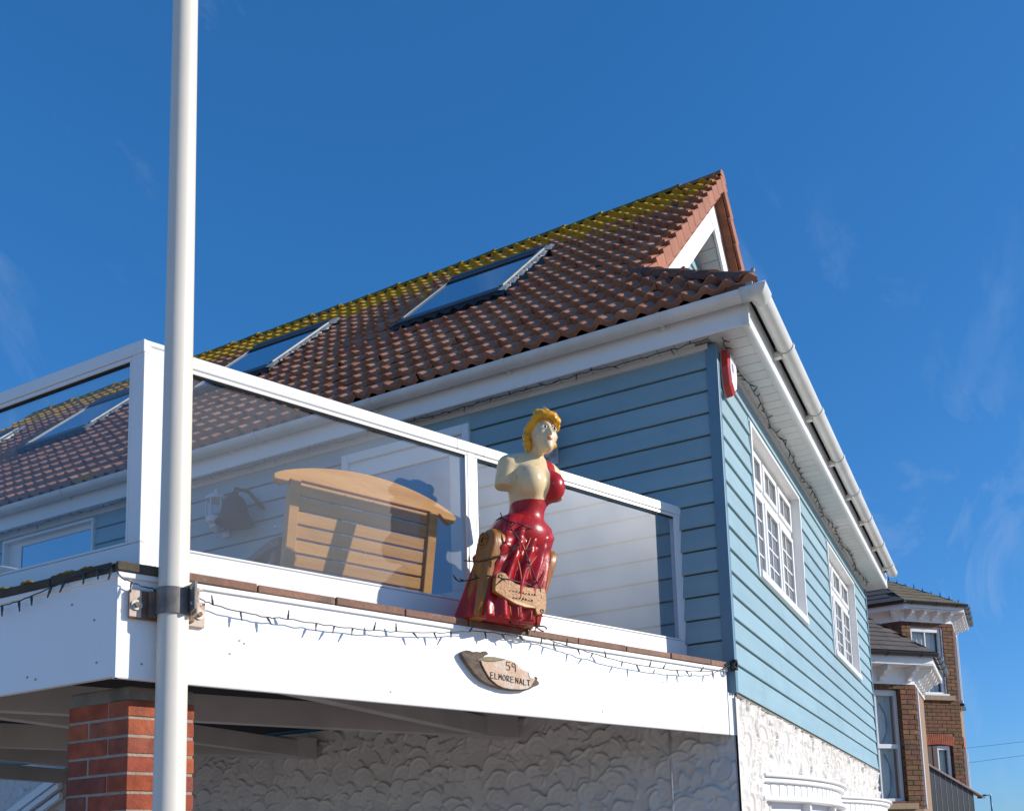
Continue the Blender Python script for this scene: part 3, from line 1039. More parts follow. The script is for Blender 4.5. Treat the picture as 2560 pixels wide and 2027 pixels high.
for dist, r_, yk, q0, cutme in cand:
    mw = tile_mw(yk, q0)
    fresh = (r_ == 7 and 2.25 < yk < 3.25) or (r_ == 8 and 1.75 < yk < 2.12) or (r_ == 7 and 4.0 > yk > 3.5 and random.random() < 0.4)
    if cutme:
        bm = bmesh.new()
        bm.from_mesh(tile_me)
        bm.transform(mw)
        bmesh.ops.bisect_plane(bm, geom=bm.verts[:]+bm.edges[:]+bm.faces[:], plane_co=HIP0, plane_no=hipn, clear_outer=True)
        if len(bm.faces):
            me = bpy.data.meshes.new('tile')
            bm.to_mesh(me)
            me.materials.append(M['roof_tile'])
            o = bpy.data.objects.new('tile', me)
            C.objects.link(o)
            put(o, roof)
            n_ind += 1
        bm.free()
    elif n_ind < 292 or fresh:
        inst(tile_new if fresh else tile_me, 'tile', mw, roof)
        n_ind += 1
    else:
        k = sum(len(q) for q in jv)
        P = (np.array(mw) @ np.c_[tv_np, np.ones(len(tv_np))].T).T[:, :3]
        jv.append(P)
        jf += [tuple(i+k for i in q) for q in tf]
        jvar += [random.random()]*len(tv_np)
me = bpy.data.meshes.new('far_tiles')
me.from_pydata(np.concatenate(jv).tolist(), [], jf)
me.update()
for q in me.polygons:
    q.use_smooth = q.index % 3 != 0
at_ = me.attributes.new('var', 'FLOAT', 'POINT')
at_.data.foreach_set('value', np.array(jvar, np.float32))
me.materials.append(M['roof_tile'])
o = bpy.data.objects.new('far_tiles', me)
C.objects.link(o)
put(o, roof)
o['kind'] = 'stuff'

# front hip and far slope: coursed tile sheets that the camera only meets edge-on
cs = MB()
for r_ in range(8):
    f0, f1 = r_/8, (r_+1)/8
    l0 = HIP0.lerp(HIP1, f0)
    l1 = HIP0.lerp(HIP1, f1)
    r0 = Vector((2*RX-l0.x, l0.y, l0.z))
    r1 = Vector((2*RX-l1.x, l1.y, l1.z))
    cs.add([l0+Vector((0, -0.02, 0.05)), r0+Vector((0, -0.02, 0.05)), r1+Vector((0, 0, 0.015)), l1+Vector((0, 0, 0.015)), l0+Vector((0, -0.02, 0.0)), r0+Vector((0, -0.02, 0.0))], [(0, 1, 2, 3), (4, 5, 1, 0)])
cs.build('hip_courses', 'roof_tile', roof)
cs = MB()
for r_ in range(nrow):
    q0 = r_*GA
    q1 = min(q0+GA, SL)
    cs.add([RF2(VY+0.03, q0, 0.05), RF2(11.2, q0, 0.05), RF2(11.2, q1, 0.02), RF2(VY+0.03, q1, 0.02), RF2(VY+0.03, q0, 0.0), RF2(11.2, q0, 0.0)], [(3, 2, 1, 0), (0, 1, 5, 4)])
cs.build('far_slope_courses', 'roof_tile', roof)

# ridge and hip tiles: half-round caps
def cap_tile(p0, p1, rad, upv, name, m, parent, seg=10, taper=0.93, lip=0.012):
    p0, p1 = Vector(p0), Vector(p1)
    d = (p1-p0).normalized()
    sidev = d.cross(upv).normalized()
    u_ = sidev.cross(d).normalized()
    mb = MB()
    rings = [(p0, rad+lip), (p0+d*0.04, rad+lip), (p0+d*0.045, rad), (p1, rad*taper)]
    k = seg+1
    for c_, rr in rings:
        for i in range(k):
            a_ = math.pi*i/seg
            mb.v.append(tuple(c_+sidev*math.cos(a_)*rr+u_*math.sin(a_)*rr*0.9))
    for j in range(3):
        for i in range(seg):
            mb.f.append((j*k+i, j*k+i+1, (j+1)*k+i+1, (j+1)*k+i))
    mb.f.append(tuple(range(k-1, -1, -1)))
    return mb.build(name, m, parent, smooth='auto')
y = VY-0.02
i = 0
while y < 11.1:
    cap_tile((RX, y, RZ+0.012+0.006*math.sin(i*2.3)), (RX, y+0.46, RZ+0.008+0.006*math.sin(i*1.7)), 0.10, Vector((0, 0, 1)), 'ridge_tile', 'verge_orange' if i == 0 else 'ridge_moss', roof, lip=0.004)
    y += 0.44
    i += 1
for k in range(4):
    a = HIP0.lerp(HIP1+(HIP1-HIP0)*0.10, 0.03+0.97*k/4)
    b = HIP0.lerp(HIP1+(HIP1-HIP0)*0.10, 0.03+0.97*(k+1)/4+0.02)
    cap_tile(a+Vector((0, 0, 0.04)), b+Vector((0, 0, 0.035)), 0.075, Vector((-0.25, -0.2, 1)), 'hip_tile', 'hip_tile', roof, lip=0.003)
# weathered bedding mortar along the hip
hm = MB()
for k in range(26):
    f_ = k/25
    c_ = HIP0.lerp(HIP1, f_)
    c_ = c_+VD*0.0+Vector((0, 0.10+0.05*math.sin(k*1.9), 0.02))
    hm.lathe([(0.001, -0.035), (0.05+0.02*math.sin(k*2.7), -0.015), (0.055, 0.012), (0.03, 0.035+0.012*math.sin(k*3.3)), (0.001, 0.042)], 8, lambda x_, y_, z_, c_=c_: c_+VD*x_*1.4+Vector((0, y_*1.5, 0))+RN*z_)
hm.build('hip_bedding', 'hip_tile', roof, smooth=True)
# hip end fitting
MB().box(HIP0.x-0.03, HIP0.x+0.0, HIP0.y-0.01, HIP0.y+0.03, HIP0.z-0.01, HIP0.z+0.09).tube([(HIP0.x-0.015, HIP0.y+0.01, HIP0.z+0.09), (HIP0.x-0.015, HIP0.y-0.015, HIP0.z+0.11), (HIP0.x-0.015, HIP0.y-0.02, HIP0.z+0.125)], 0.014, 8).build('hip_iron', 'lead', roof)

# verge tiles of the gablet, near and far slope
for r_ in range(nrow):
    q0 = r_*GA
    if q0+GA < qh-0.1 or q0 > SL-0.02:
        continue
    q1 = min(q0+TL, SL+0.01)
    for fr_ in (RF, RF2):
        mb = MB()
        y0, y1 = VY-0.02, VY+0.012
        # stepped cloak: deeper at its lower end
        p = [fr_(y0-0.004, q0, -0.062), fr_(y1, q0, -0.062), fr_(y1, q0, 0.074), fr_(y0-0.004, q0, 0.074),
             fr_(y0, q1, -0.085), fr_(y1, q1, -0.085), fr_(y1, q1, 0.036), fr_(y0, q1, 0.036)]
        fcs = [(0, 1, 2, 3), (7, 6, 5, 4), (0, 3, 7, 4), (1, 5, 6, 2), (3, 2, 6, 7), (0, 4, 5, 1)]
        mb.add(p, fcs)
        p = [fr_(y1+0.001, q0, 0.03), fr_(y1+0.09, q0, 0.03), fr_(y1+0.09, q0, 0.085), fr_(y1+0.001, q0, 0.095), fr_(y1+0.001, q1, 0.0), fr_(y1+0.09, q1, 0.0), fr_(y1+0.09, q1, 0.03), fr_(y1+0.001, q1, 0.032)]
        mb.add(p, fcs)
        mb.build('verge_tile', 'verge_orange', roof, bevel=0.006)
# undercloak on the far verge
for fr_ in (RF, RF2):
    MB().box(VY+0.013, VY+0.12, qh-0.1, SL-0.1, -0.105, -0.09, fr_).build('undercloak', 'hip_tile', roof)

# gablet: bargeboards, wall, soffit
gab = MB().prism([(HIP1.x+0.3, 3.2), (2*RX-HIP1.x-0.3, 3.2), (RX, RZ-0.35)], 1.02, 1.06, lambda x_, z_, y_: (x_, y_, z_)).build('gablet', 'trim_blue', house)
z = 3.2
while z < RZ-0.6:
    hw_ = (RZ-0.35-z-0.15)/math.tan(PITCH)+0.05
    MB().prism([(1.02, z), (0.992, z), (0.99, z+0.004), (1.012, z+0.16), (1.02, z+0.16)], RX-hw_, RX+hw_, lambda y_, z_, x_: (x_, y_, z_)).build('board', 'cladding_blue', gab)
    z += 0.15
for fr_ in (RF, RF2):
    MB().box(VY+0.105, VY+0.128, qh-0.15, SL-0.12, -0.345, -0.106, fr_).build('bargeboard', 'white_paint', gab)
    sf = MB().box(VY+0.13, 1.015, qh-0.15, SL-0.3, -0.30, -0.285, fr_).build('gablet_soffit', 'soffit_white', gab)
    for k in range(30):
        q0 = qh-0.1+k*0.12
        if q0 > SL-0.45:
            break
        MB().box(VY+0.145, 1.01, q0+0.003, q0+0.117, -0.312, -0.301, fr_).build('soffit_board', 'soffit_white', sf)
MB().prism([(RX-0.28, RZ-0.44), (RX, RZ-0.152), (RX+0.28, RZ-0.44), (RX, RZ-0.49)], VY+0.10, VY+0.126, lambda x_, z_, y_: (x_, y_, z_)).build('bargeboard', 'white_paint', gab)
# lower gable under the hip
MB().box(HIP1.x, 2*RX-HIP1.x, VY+0.13, VY+0.16, 2.6, HIP1.z-0.03).build('gablet_base', 'under_tile', gab)

# ---- skylights
for si, (a, b) in enumerate(SKY):
    fw_ = 0.036
    sk = MB().box(a, b, SQ0, SQ0+0.15, -0.01, 0.118, RF).build('skylight', 'dark_metal', house, bevel=0.006)
    MB().box(a, b, SQ1-0.12, SQ1, -0.01, 0.135, RF).build('top_rail', 'dark_metal', sk, bevel=0.006)
    MB().box(a, a+fw_, SQ0+0.15, SQ1-0.12, -0.01, 0.128, RF).build('side_rail', 'flashing', sk, bevel=0.005)
    MB().box(b-fw_, b, SQ0+0.15, SQ1-0.12, -0.01, 0.128, RF).build('side_rail', 'flashing', sk, bevel=0.005)
    MB().box(a+fw_+0.012, b-fw_-0.012, SQ0+0.085, SQ1-0.09, 0.110, 0.116, RF).build('pane', 'skylight_glass', sk)
    MB().box(a+fw_, a+fw_+0.014, SQ0+0.09, SQ1-0.09, 0.10, 0.121, RF).build('gasket', 'dark_metal', sk)
    MB().box(b-fw_-0.014, b-fw_, SQ0+0.09, SQ1-0.09, 0.10, 0.121, RF).build('gasket', 'dark_metal', sk)
    MB().box(a+0.03, b-0.03, SQ1-0.24, SQ1-0.12, 0.1165, 0.130, RF).build('hood', 'dark_metal', sk, bevel=0.004)
    # apron and stepped soakers
    ap = MB()
    nn_ = 24
    for k in range(nn_):
        y0 = a-0.06+(b-a+0.12)*k/nn_
        y1 = a-0.06+(b-a+0.12)*(k+1)/nn_
        h0 = 0.062+0.018*math.cos(2*math.pi*(y0-VY-0.03)/ROLL)
        h1 = 0.062+0.018*math.cos(2*math.pi*(y1-VY-0.03)/ROLL)
        ap.add([RF(y0, SQ0-0.05, h0+0.022), RF(y1, SQ0-0.05, h1+0.022), RF(y1, SQ0+0.01, 0.105), RF(y0, SQ0+0.01, 0.105)], [(3, 2, 1, 0)])
    ap.build('apron', 'dark_metal', sk, smooth=True)
    for k in range(7):
        q0 = SQ0+k*0.2295
        for (y0, y1) in ((a-0.075, a+0.002), (b-0.002, b+0.075)):
            MB().add([RF(y0 if y0 < a else y1, q0, 0.095), RF(y1 if y0 < a else y0, q0, 0.115), RF(y1 if y0 < a else y0, q0+0.23, 0.115), RF((y0+0.035) if y0 < a else (y1-0.035), q0+0.23, 0.095)], [(0, 1, 2, 3)]).build('soaker', 'flashing', sk)

# ---- bow canopies and bow windows at street level (only their tops are in view)
def bow(xc, hw=1.27, dep=0.26, open_leaf=False):
    rr = (hw*hw+dep*dep)/(2*dep)
    yc = -(dep-rr)
    a0 = math.asin(hw/rr)
    def arc(e, n_=28):
        return [(xc+(rr+e)*math.sin(-a0+2*a0*i/n_), yc-(rr+e)*math.cos(-a0+2*a0*i/n_)) for i in range(n_+1)]
    def slab(mb, e, z0, z1):
        pts = arc(e)
        poly = [(pts[0][0], 0.03)]+pts+[(pts[-1][0], 0.03)]
        mb.prism(poly[::-1], z0, z1, lambda a_, b_, z_: (a_, b_, z_))
        return mb
    cn = slab(MB(), 0.060, -0.482, -0.456)
    can = cn.build('bow_canopy', 'white_paint', house, bevel=0.012)
    slab(MB(), 0.035, -0.516, -0.4822).build('cornice', 'white_paint', can, bevel=0.010)
    slab(MB(), 0.0, -0.606, -0.5162).build('frieze', 'white_paint', can)
    slab(MB(), 0.04, -0.640, -0.6062).build('moulding', 'white_paint', can, bevel=0.012)
    n_ = 26
    for i in range(n_):
        a_ = -a0+2*a0*(i+0.5)/n_
        da = 0.030/rr
        mb = MB()
        p = []
        for (aa, e) in ((a_-da, -0.002), (a_-da, 0.006), (a_+da, 0.006), (a_+da, -0.002)):
            p.append((xc+(rr+e)*math.sin(aa), yc-(rr+e)*math.cos(aa)))
        mb.prism(p, -0.602, -0.524, lambda u_, v_, z_: (u_, v_, z_)).build('flute', 'white_paint', can, bevel=0.005)
    win = slab(MB(), -0.05, -2.2, -0.6402).build('bow_window', 'white_blind', house)
    for i in range(5):
        a_ = -a0*0.97+2*a0*0.97*i/4
        x_, y_ = xc+(rr-0.03)*math.sin(a_), yc-(rr-0.03)*math.cos(a_)
        MB().box(x_-0.03, x_+0.03, y_-0.03, y_+0.03, -2.2, -0.6404).build('mullion', 'white_pvc', win)
    for i in range(4):
        a1 = -a0*0.97+2*a0*0.97*(i+0.06)/4
        a2 = -a0*0.97+2*a0*0.97*(i+0.94)/4
        p1 = (xc+(rr-0.04)*math.sin(a1), yc-(rr-0.04)*math.cos(a1))
        p2 = (xc+(rr-0.04)*math.sin(a2), yc-(rr-0.04)*math.cos(a2))
        MB().add([(p1[0], p1[1], -2.1), (p2[0], p2[1], -2.1), (p2[0], p2[1], -0.70), (p1[0], p1[1], -0.70)], [(0, 1, 2, 3)]).build('pane', 'mirror_glass' if i in (2, 3) else 'white_blind', win)
    return can
bow(1.79)
bow(4.72)

# ================================================================ BALCONY
bal = thing('balcony', 'white boarded first floor balcony with brown coping above the brick pillar', 'balcony', (-1.6, 1.8, GZ))
SC = 3.564                        # where the front turns the corner
CX, CY = F(SC, 0, 0).x, F(SC, 0, 0).y
fas = MB()
fas.prism([(0.0, -0.262), (0.022, -0.262), (0.024, -0.256), (0.024, 0.128), (0.0, 0.128)], 0.06, SC+0.008, lambda f_, z_, s_: F(s_, f_-0.022, z_)).build('fascia', 'white_paint', bal)
MB().box(0.055, SC+0.012, -0.02, 0.013, 0.1285, 0.152, F).build('cap_moulding', 'white_paint', bal, bevel=0.004)
MB().box(-0.015, 0.058, -0.021, 0.006, -0.262, 0.0, F).build('fascia_end', 'white_paint', bal)
MB().box(SC-0.001, SC+0.011, -0.03, 0.008, -0.262, 0.128, F).build('corner_strip', 'white_paint', bal)
for (s_, z_) in ((3.48, -0.20), (3.50, 0.05), (3.10, -0.06), (3.08, -0.07), (3.14, -0.12), (2.4, -0.21), (1.1, -0.2), (0.3, -0.23), (1.93, -0.13), (0.62, 0.01)):
    MB().tube([F(s_, 0.0, z_), F(s_, 0.0035, z_)], 0.0045, 8).build('screw_head', 'lead' if z_ != -0.13 else 'white_paint', bal)
for (y_, z_) in ((1.62, -0.02), (1.60, -0.19), (1.75, 0.06), (2.0, -0.2), (1.95, -0.215)):
    MB().tube([(CX, y_, z_), (CX-0.006, y_, z_)], 0.0045, 8).build('screw_head', 'lead', bal)
# left return
MB().box(CX-0.003, CX+0.02, CY+0.012, 6.1, -0.255, 0.128).build('fascia', 'white_paint', bal)
MB().box(CX-0.012, CX+0.02, CY+0.006, 6.1, 0.1285, 0.152).build('cap_moulding', 'white_paint', bal, bevel=0.004)
# coping pieces
s = 0.06
i = 0
edges = [0.06, 0.215, 0.56, 0.915, 1.27, 1.62, 1.975, 2.328, 2.677, 3.031, 3.383, SC+0.02]
for s0, s1 in zip(edges[:-1], edges[1:]):
    dz = random.uniform(-0.002, 0.002)
    MB().box(s0+0.003, s1-0.003, -0.36, 0.020+random.uniform(-0.003, 0.003), 0.1525, 0.187+dz, F).build('coping', 'coping_shade_moss' if s1 > SC else 'coping', bal, bevel=0.004)
y = CY+0.02
while y < 5.8:
    MB().box(CX-0.022, CX+0.30, y+0.003, y+0.35, 0.1525, 0.186+random.uniform(-0.003, 0.004)).build('coping', 'coping_shade_moss', bal, bevel=0.004)
    y += 0.353
# moss tufts on the shaded coping
ms = MB()
for k in range(46):
    y_ = CY+0.03+random.random()*2.2
    r_ = random.uniform(0.006, 0.017)
    ms.lathe([(r_, 0), (r_*0.85, r_*0.5), (r_*0.3, r_*0.85), (0.0005, r_*0.95)], 6, lambda x1, y1, z1, y_=y_: (CX-0.014+x1+random.uniform(-0.002, 0.002), y_+y1*1.6, 0.184+z1))
for k in range(16):
    s_ = 3.40+random.random()*0.17
    r_ = random.uniform(0.006, 0.012)
    ms.lathe([(r_, 0), (r_*0.85, r_*0.5), (r_*0.3, r_*0.85), (0.0005, r_*0.95)], 6, lambda x1, y1, z1, s_=s_: F(s_+x1*1.5, 0.008+y1, 0.184+z1))
ms.build('moss', 'ridge_moss', bal, smooth=True, kind='stuff')
# deck: dark underside and boards
poly = [F(0.06, -0.03, 0), F(SC-0.02, -0.03, 0), Vector((CX+0.03, 6.1, 0)), Vector((-0.03, 6.1, 0)), Vector((-0.03, 0.05, 0))]
MB().prism([(q.x, q.y) for q in poly], 0.085, 0.12, lambda a_, b_, z_: (a_, b_, z_)).build('deck', 'deck_dark', bal)
for k in range(24):
    y0 = 0.35+k*0.145
    xl = max(CX+0.33, -(y0-0.33)/math.tan(BA)) if y0 < 1.9 else CX+0.33
    if -0.06-xl > 0.1:
        MB().box(xl, -0.06, y0, y0+0.138, 0.121, 0.148).build('deck_board', 'deck_board', bal)
# joists: straight ones across, a diagonal from each wall end
def joist(p0, p1, w_=0.075, zb=-0.146, zt=-0.025, name='joist'):
    p0, p1 = Vector((*p0, 0)), Vector((*p1, 0))
    d = (p1-p0).normalized()
    n_ = Vector((-d.y, d.x, 0))
    ln = (p1-p0).length
    MB().box(0, ln, -w_/2, w_/2, zb, zt, lambda a_, b_, z_: p0+d*a_+n_*b_+Vector((0, 0, z_))).build(name, 'joist_paint', bal, bevel=0.003)
for yj in (1.63, 3.30, 4.96, 6.06):
    xo = CX+0.03
    if yj < 2:
        xo = -(yj+0.04)/math.tan(BA)+0.15 if -(yj+0.04)/math.tan(BA) > CX else CX+0.05
    joist((xo, yj), (-0.02, yj))
for (a_, b_) in (((-0.06, 1.50), (-2.95, 3.24)), ((-0.06, 3.22), (-3.15, 5.07))):
    joist(a_, b_, zb=-0.155, w_=0.07, zt=0.0)

# ---- glass balustrades
def balustrade_frame(root, fr, posts, lo, hi, first, last):
    MB().box(lo, hi, -0.030, 0.030, 1.195, 1.253, fr).build('top_rail', 'white_pvc', root, bevel=0.006)
    MB().box(lo, hi, -0.026, 0.026, 0.190, 0.362, fr).build('bottom_rail', 'white_pvc', root, bevel=0.006)
    for a_, b_ in posts:
        MB().box(a_, b_, -0.027, 0.027, 0.3625, 1.1945, fr).build('post', 'white_pvc', root, bevel=0.005)
    for (a0, b0), (a1, b1) in zip(posts[:-1], posts[1:]):
        # beading round each pane
        be = MB().box(b0, a1, 0.018, 0.027, 1.173, 1.192, fr).box(b0, a1, 0.018, 0.026, 0.363, 0.374, fr).box(b0, b0+0.014, 0.018, 0.026, 0.3745, 1.1725, fr).box(a1-0.014, a1, 0.018, 0.026, 0.3745, 1.1725, fr)
        be.build('glazing_bead', 'white_pvc', root, bevel=0.003)
        pn = MB().box(b0, a1, -0.004, 0.004, 0.3625, 1.1945, fr).build('pane', 'clear_glass', root)
        pn.data.materials.append(M['balustrade_glass'])
        pn.data.polygons[4].material_index = 1        # salt and dust lie on the weather side
        MB().box(b0+0.001, a1-0.001, 0.0045, 0.017, 1.167, 1.1945, fr).build('gasket', 'cable', root)
        MB().box(b0+0.001, a1-0.001, 0.0045, 0.017, 0.363, 0.370, fr).build('gasket', 'cable', root)
bf = thing('glass_balustrade', 'white framed glass balustrade with two panes behind the red figurehead', 'balustrade', F(1.7, -0.25, 0.187), group='balcony balustrades')
GF = -0.275
fr1 = lambda s_, f_, z_: F(s_, GF+f_, z_)
balustrade_frame(bf, fr1, [(0.118, 0.176), (1.727, 1.779), (3.318, 3.392)], 0.118, 3.392, True, True)
for s_ in (1.67, 1.84, 0.31):
    MB().box(s_-0.001, s_+0.001, -0.031, 0.0312, 1.194, 1.255, fr1).build('rail_joint', 'lead', bf)
# corner post and the left return
cp = F(3.39, GF, 0)
MB().box(3.33, 3.42, 0.031, 0.046, 0.185, 1.229, fr1).build('corner_cover', 'white_pvc', bf, bevel=0.006)
MB().box(3.335, 3.395, 0.0465, 0.058, 0.20, 0.27, fr1).build('foot_cover', 'white_pvc', bf, bevel=0.006)
MB().box(3.315, 3.435, -0.035, 0.048, 1.2295, 1.2555, fr1).build('corner_cap', 'white_pvc', bf, bevel=0.006)
XL = F(3.42, GF, 0).x-0.012
bl = thing('glass_balustrade', 'shaded glass balustrade side with clear panes, left of the flagpole', 'balustrade', (XL, 5, 0.187), group='balcony balustrades')
YL = F(3.42, GF+0.05, 0).y
fr2 = lambda l_, f_, z_: (XL-f_, YL+l_, z_)
balustrade_frame(bl, fr2, [(0.0, 0.075), (1.60, 1.668), (3.2, 3.268), (4.25, 4.318)], 0.0, 4.32, True, True)

# ---- brick pillar under the balcony corner
pil = thing('brick_pillar', 'red brick pillar carrying the balcony corner behind the white flagpole', 'pillar', (-3.05, 1.72, GZ))
c1 = F(3.487, -0.13, 0)
dl = Vector((0, 1, 0))
df_ = -TV
LEN_L, LEN_F = 0.345, 0.255
def pq(a_, b_, z_, e=0.0):
    """Pillar plan: a along the left face from the corner, b along the front face."""
    return Vector((c1.x, c1.y, 0))+dl*a_+df_*b_+Vector((0, 0, z_))
CH, JT = 0.0735, 0.0105
zt = -0.318
MB().prism([(0.0035, 0.0035), (LEN_L-0.0035, 0.0035), (LEN_L-0.0035, LEN_F-0.0035), (0.0035, LEN_F-0.0035)], GZ, zt+0.001, pq).build('mortar', 'mortar', pil)
MB().prism([(0.002, 0.002), (LEN_L-0.004, 0.002), (LEN_L-0.004, LEN_F-0.002), (0.002, LEN_F-0.002)], zt+0.001, -0.262, pq).build('cap_stone', 'concrete', pil, bevel=0.006)
row = 0
z1 = zt
while z1 > GZ+0.05:
    z0 = z1-CH+JT
    sl_ = 0.115 if row % 2 == 0 else 0.228
    sf_ = 0.115 if row % 2 == 0 else 0.165
    def jit():
        return random.uniform(-0.0025, 0.0025)
    e = jit()
    D_ = 0.09
    # corner brick wraps the arris
    MB().prism([(e, e), (sl_-JT/2, e), (sl_-JT/2, D_), (D_ if sl_ > D_ else sl_-JT/2, D_), (min(D_, sl_-JT/2), sf_-JT/2), (e, sf_-JT/2)], z0, z1, pq).build('brick', 'brick_red', pil, bevel=0.003)
    e = jit()
    MB().prism([(sl_+JT/2, e), (LEN_L, e), (LEN_L, D_), (sl_+JT/2, D_)], z0, z1, pq).build('brick', 'brick_red', pil, bevel=0.003)
    e = jit()
    MB().prism([(e, sf_+JT/2), (D_, sf_+JT/2), (D_, LEN_F), (e, LEN_F)], z0, z1, pq).build('brick', 'brick_red', pil, bevel=0.003)
    e = jit()
    MB().prism([(D_+JT, LEN_F-0.08), (LEN_L, LEN_F-0.08), (LEN_L, LEN_F+e), (D_+JT, LEN_F+e)], z0, z1, pq).build('brick', 'brick_red', pil, bevel=0.003)
    z1 -= CH
    row += 1

# ---- sloping boards on the side wall, seen under the deck at the left
st = thing('stair_stringer', 'white sloping timber boards on the wall at lower left under the balcony', 'stair', (-0.3, 7.8, GZ))
for k, off in enumerate((0.0, 0.11, 0.20)):
    a = Vector((-0.03, 6.05, -0.06-off))
    b = Vector((-0.03, 7.2, -0.58-off))
    d = (b-a).normalized()
    MB().box(0, (b-a).length*2.2, -0.02+0.012*(k % 2), 0.02+0.012*(k % 2), -0.05 if k == 0 else -0.025, 0.03, lambda l_, w_, h_: a+d*l_+Vector((-0.03-w_, 0, h_))).build('rail', 'white_paint', st, bevel=0.004)

# ================================================================ FLAGPOLE
fp = thing('flagpole', 'tall white flagpole clamped to the balcony corner', 'flagpole', F(3.384, 0.06, GZ))
def pr_(z_):
    return 0.064-0.0068*(z_-GZ)/1.8*0.62*1.15
PF = 0.060
mb = MB()
zs_ = [GZ, -1.5, -0.8, 0.0, 0.8, 1.6, 2.4, 3.4, 4.6, 6.0]
mb.tube([F(3.384+0.0015*math.sin(i), PF, z_) for i, z_ in enumerate(zs_)], [pr_(z_) for z_ in zs_], 32)
mb.build('pole', 'flagpole_white', fp, smooth='auto')
rb = pr_(0)
mb = MB()
mb.lathe([(rb+0.001, -0.012), (rb+0.0075, -0.012), (rb+0.0075, 0.092), (rb+0.001, 0.092)], 32, lambda x_, y_, z_: F(3.384-x_, PF+y_, z_))
mb.build('clamp_band', 'steel_band', fp, smooth='auto')
# flanges where the two halves of the clamp bolt together
MB().box(3.39-0.062, 3.39-0.050, PF+0.03, PF+0.105, 0.0, 0.112, F).build('clamp_flange', 'steel_band', fp, bevel=0.003)
MB().box(3.39-0.078, 3.39-0.066, PF+0.026, PF+0.085, -0.01, 0.092, F).build('clamp_flange', 'rust_paint', fp, bevel=0.003)
for z_ in (0.028, 0.088):
    MB().tube([F(3.39-0.045, PF+0.085, z_), F(3.39-0.088, PF+0.072, z_)], 0.007, 8).build('flange_bolt', 'washer', fp)
MB().box(3.43, 3.535, 0.004, 0.022, -0.028, 0.084, F).build('bracket_plate', 'rust_steel', fp, bevel=0.002)
MB().box(3.492, 3.536, 0.0222, 0.0265, -0.024, 0.082, F).build('bracket_plate', 'rust_paint', fp, bevel=0.002)
MB().box(3.40, 3.47, 0.0222, 0.05, -0.02, 0.078, F).build('bracket_arm', 'rust_steel', fp, bevel=0.002)
MB().box(3.248, 3.325, 0.004, 0.020, -0.030, 0.072, F).build('bracket_plate', 'rust_paint', fp, bevel=0.002)
MB().box(3.30, 3.37, 0.0202, 0.05, -0.02, 0.072, F).build('bracket_arm', 'rust_steel', fp, bevel=0.002)
for s_, z_, f0 in ((3.510, 0.022, 0.027), (3.272, 0.020, 0.0205)):
    bb = MB().tube([F(s_, f0, z_), F(s_, f0+0.006, z_)], 0.020, 20).build('washer', 'washer', fp)
    MB().tube([F(s_, f0+0.0061, z_), F(s_, f0+0.017, z_)], 0.010, 6).build('bolt', 'rust_steel', fp)

# ================================================================ FIGUREHEAD
FS0 = 1.648
FOF = 0.06
figm = Matrix(((-TV.x, -NV.x, 0, 0), (-TV.y, -NV.y, 0, 0), (0, 0, 1, 0), (0, 0, 0, 1)))
fig = thing('ship_figurehead', 'painted ship figurehead of a yellow haired woman in a red draped dress', 'figurehead', F(FS0, FOF, 0.187), -BA)
def G(a_, f_, z_):
    return F(FS0-a_, f_+FOF, z_+0.187)
def surface_nets(vol, org, h):
    nx, ny, nz_ = vol.shape
    s = vol < 0
    cell = np.zeros((nx-1, ny-1, nz_-1), np.int32)
    acc = np.zeros((nx-1, ny-1, nz_-1, 3))
    cnt = np.zeros((nx-1, ny-1, nz_-1))
    I = np.stack(np.meshgrid(np.arange(nx-1), np.arange(ny-1), np.arange(nz_-1), indexing='ij'), -1).astype(float)
    corners = [(i, j, k) for i in (0, 1) for j in (0, 1) for k in (0, 1)]
    def sl(c_):
        return tuple(slice(c_[q], c_[q]+vol.shape[q]-1) for q in range(3))
    for a_ in corners:
        for ax in range(3):
            if a_[ax] == 0:
                b_ = list(a_)
                b_[ax] = 1
                va, vb = vol[sl(a_)], vol[sl(b_)]
                m_ = (va < 0) != (vb < 0)
                t_ = np.where(m_, va/np.where(va == vb, 1, va-vb), 0)
                off = np.array(a_, float)
                pos = I+off
                pos[..., ax] += t_
                acc += pos*m_[..., None]
                cnt += m_
    act = cnt > 0
    idx = -np.ones(act.shape, np.int64)
    idx[act] = np.arange(act.sum())
    V = acc[act]/cnt[act][:, None]*h+np.array(org)
    Fq = []
    for ax in range(3):
        o1, o2 = (ax+1) % 3, (ax+2) % 3
        s0 = [slice(1, -1)]*3
        s0[ax] = slice(0, vol.shape[ax]-1)
        s1 = list(s0)
        s1[ax] = slice(1, vol.shape[ax])
        A, B = s[tuple(s0)], s[tuple(s1)]
        for sign in (0, 1):
            w_ = np.argwhere((A & ~B) if sign == 0 else (~A & B))
            if len(w_) == 0:
                continue
            w_ = w_.copy()
            w_[:, o1] += 1
            w_[:, o2] += 1
            def gi(d1, d2):
                q = w_.copy()
                q[:, o1] -= d1
                q[:, o2] -= d2
                return idx[q[:, 0], q[:, 1], q[:, 2]]
            quad = [gi(1, 1), gi(0, 1), gi(0, 0), gi(1, 0)]
            if sign == 1:
                quad = quad[::-1]
            Fq.append(np.stack(quad, 1))
    return V, np.concatenate(Fq)
def smin(a_, b_, k):
    h_ = np.clip(0.5+0.5*(b_-a_)/k, 0, 1)
    return b_*(1-h_)+a_*h_-k*h_*(1-h_)
def smax(a_, b_, k):
    return -smin(-a_, -b_, k)
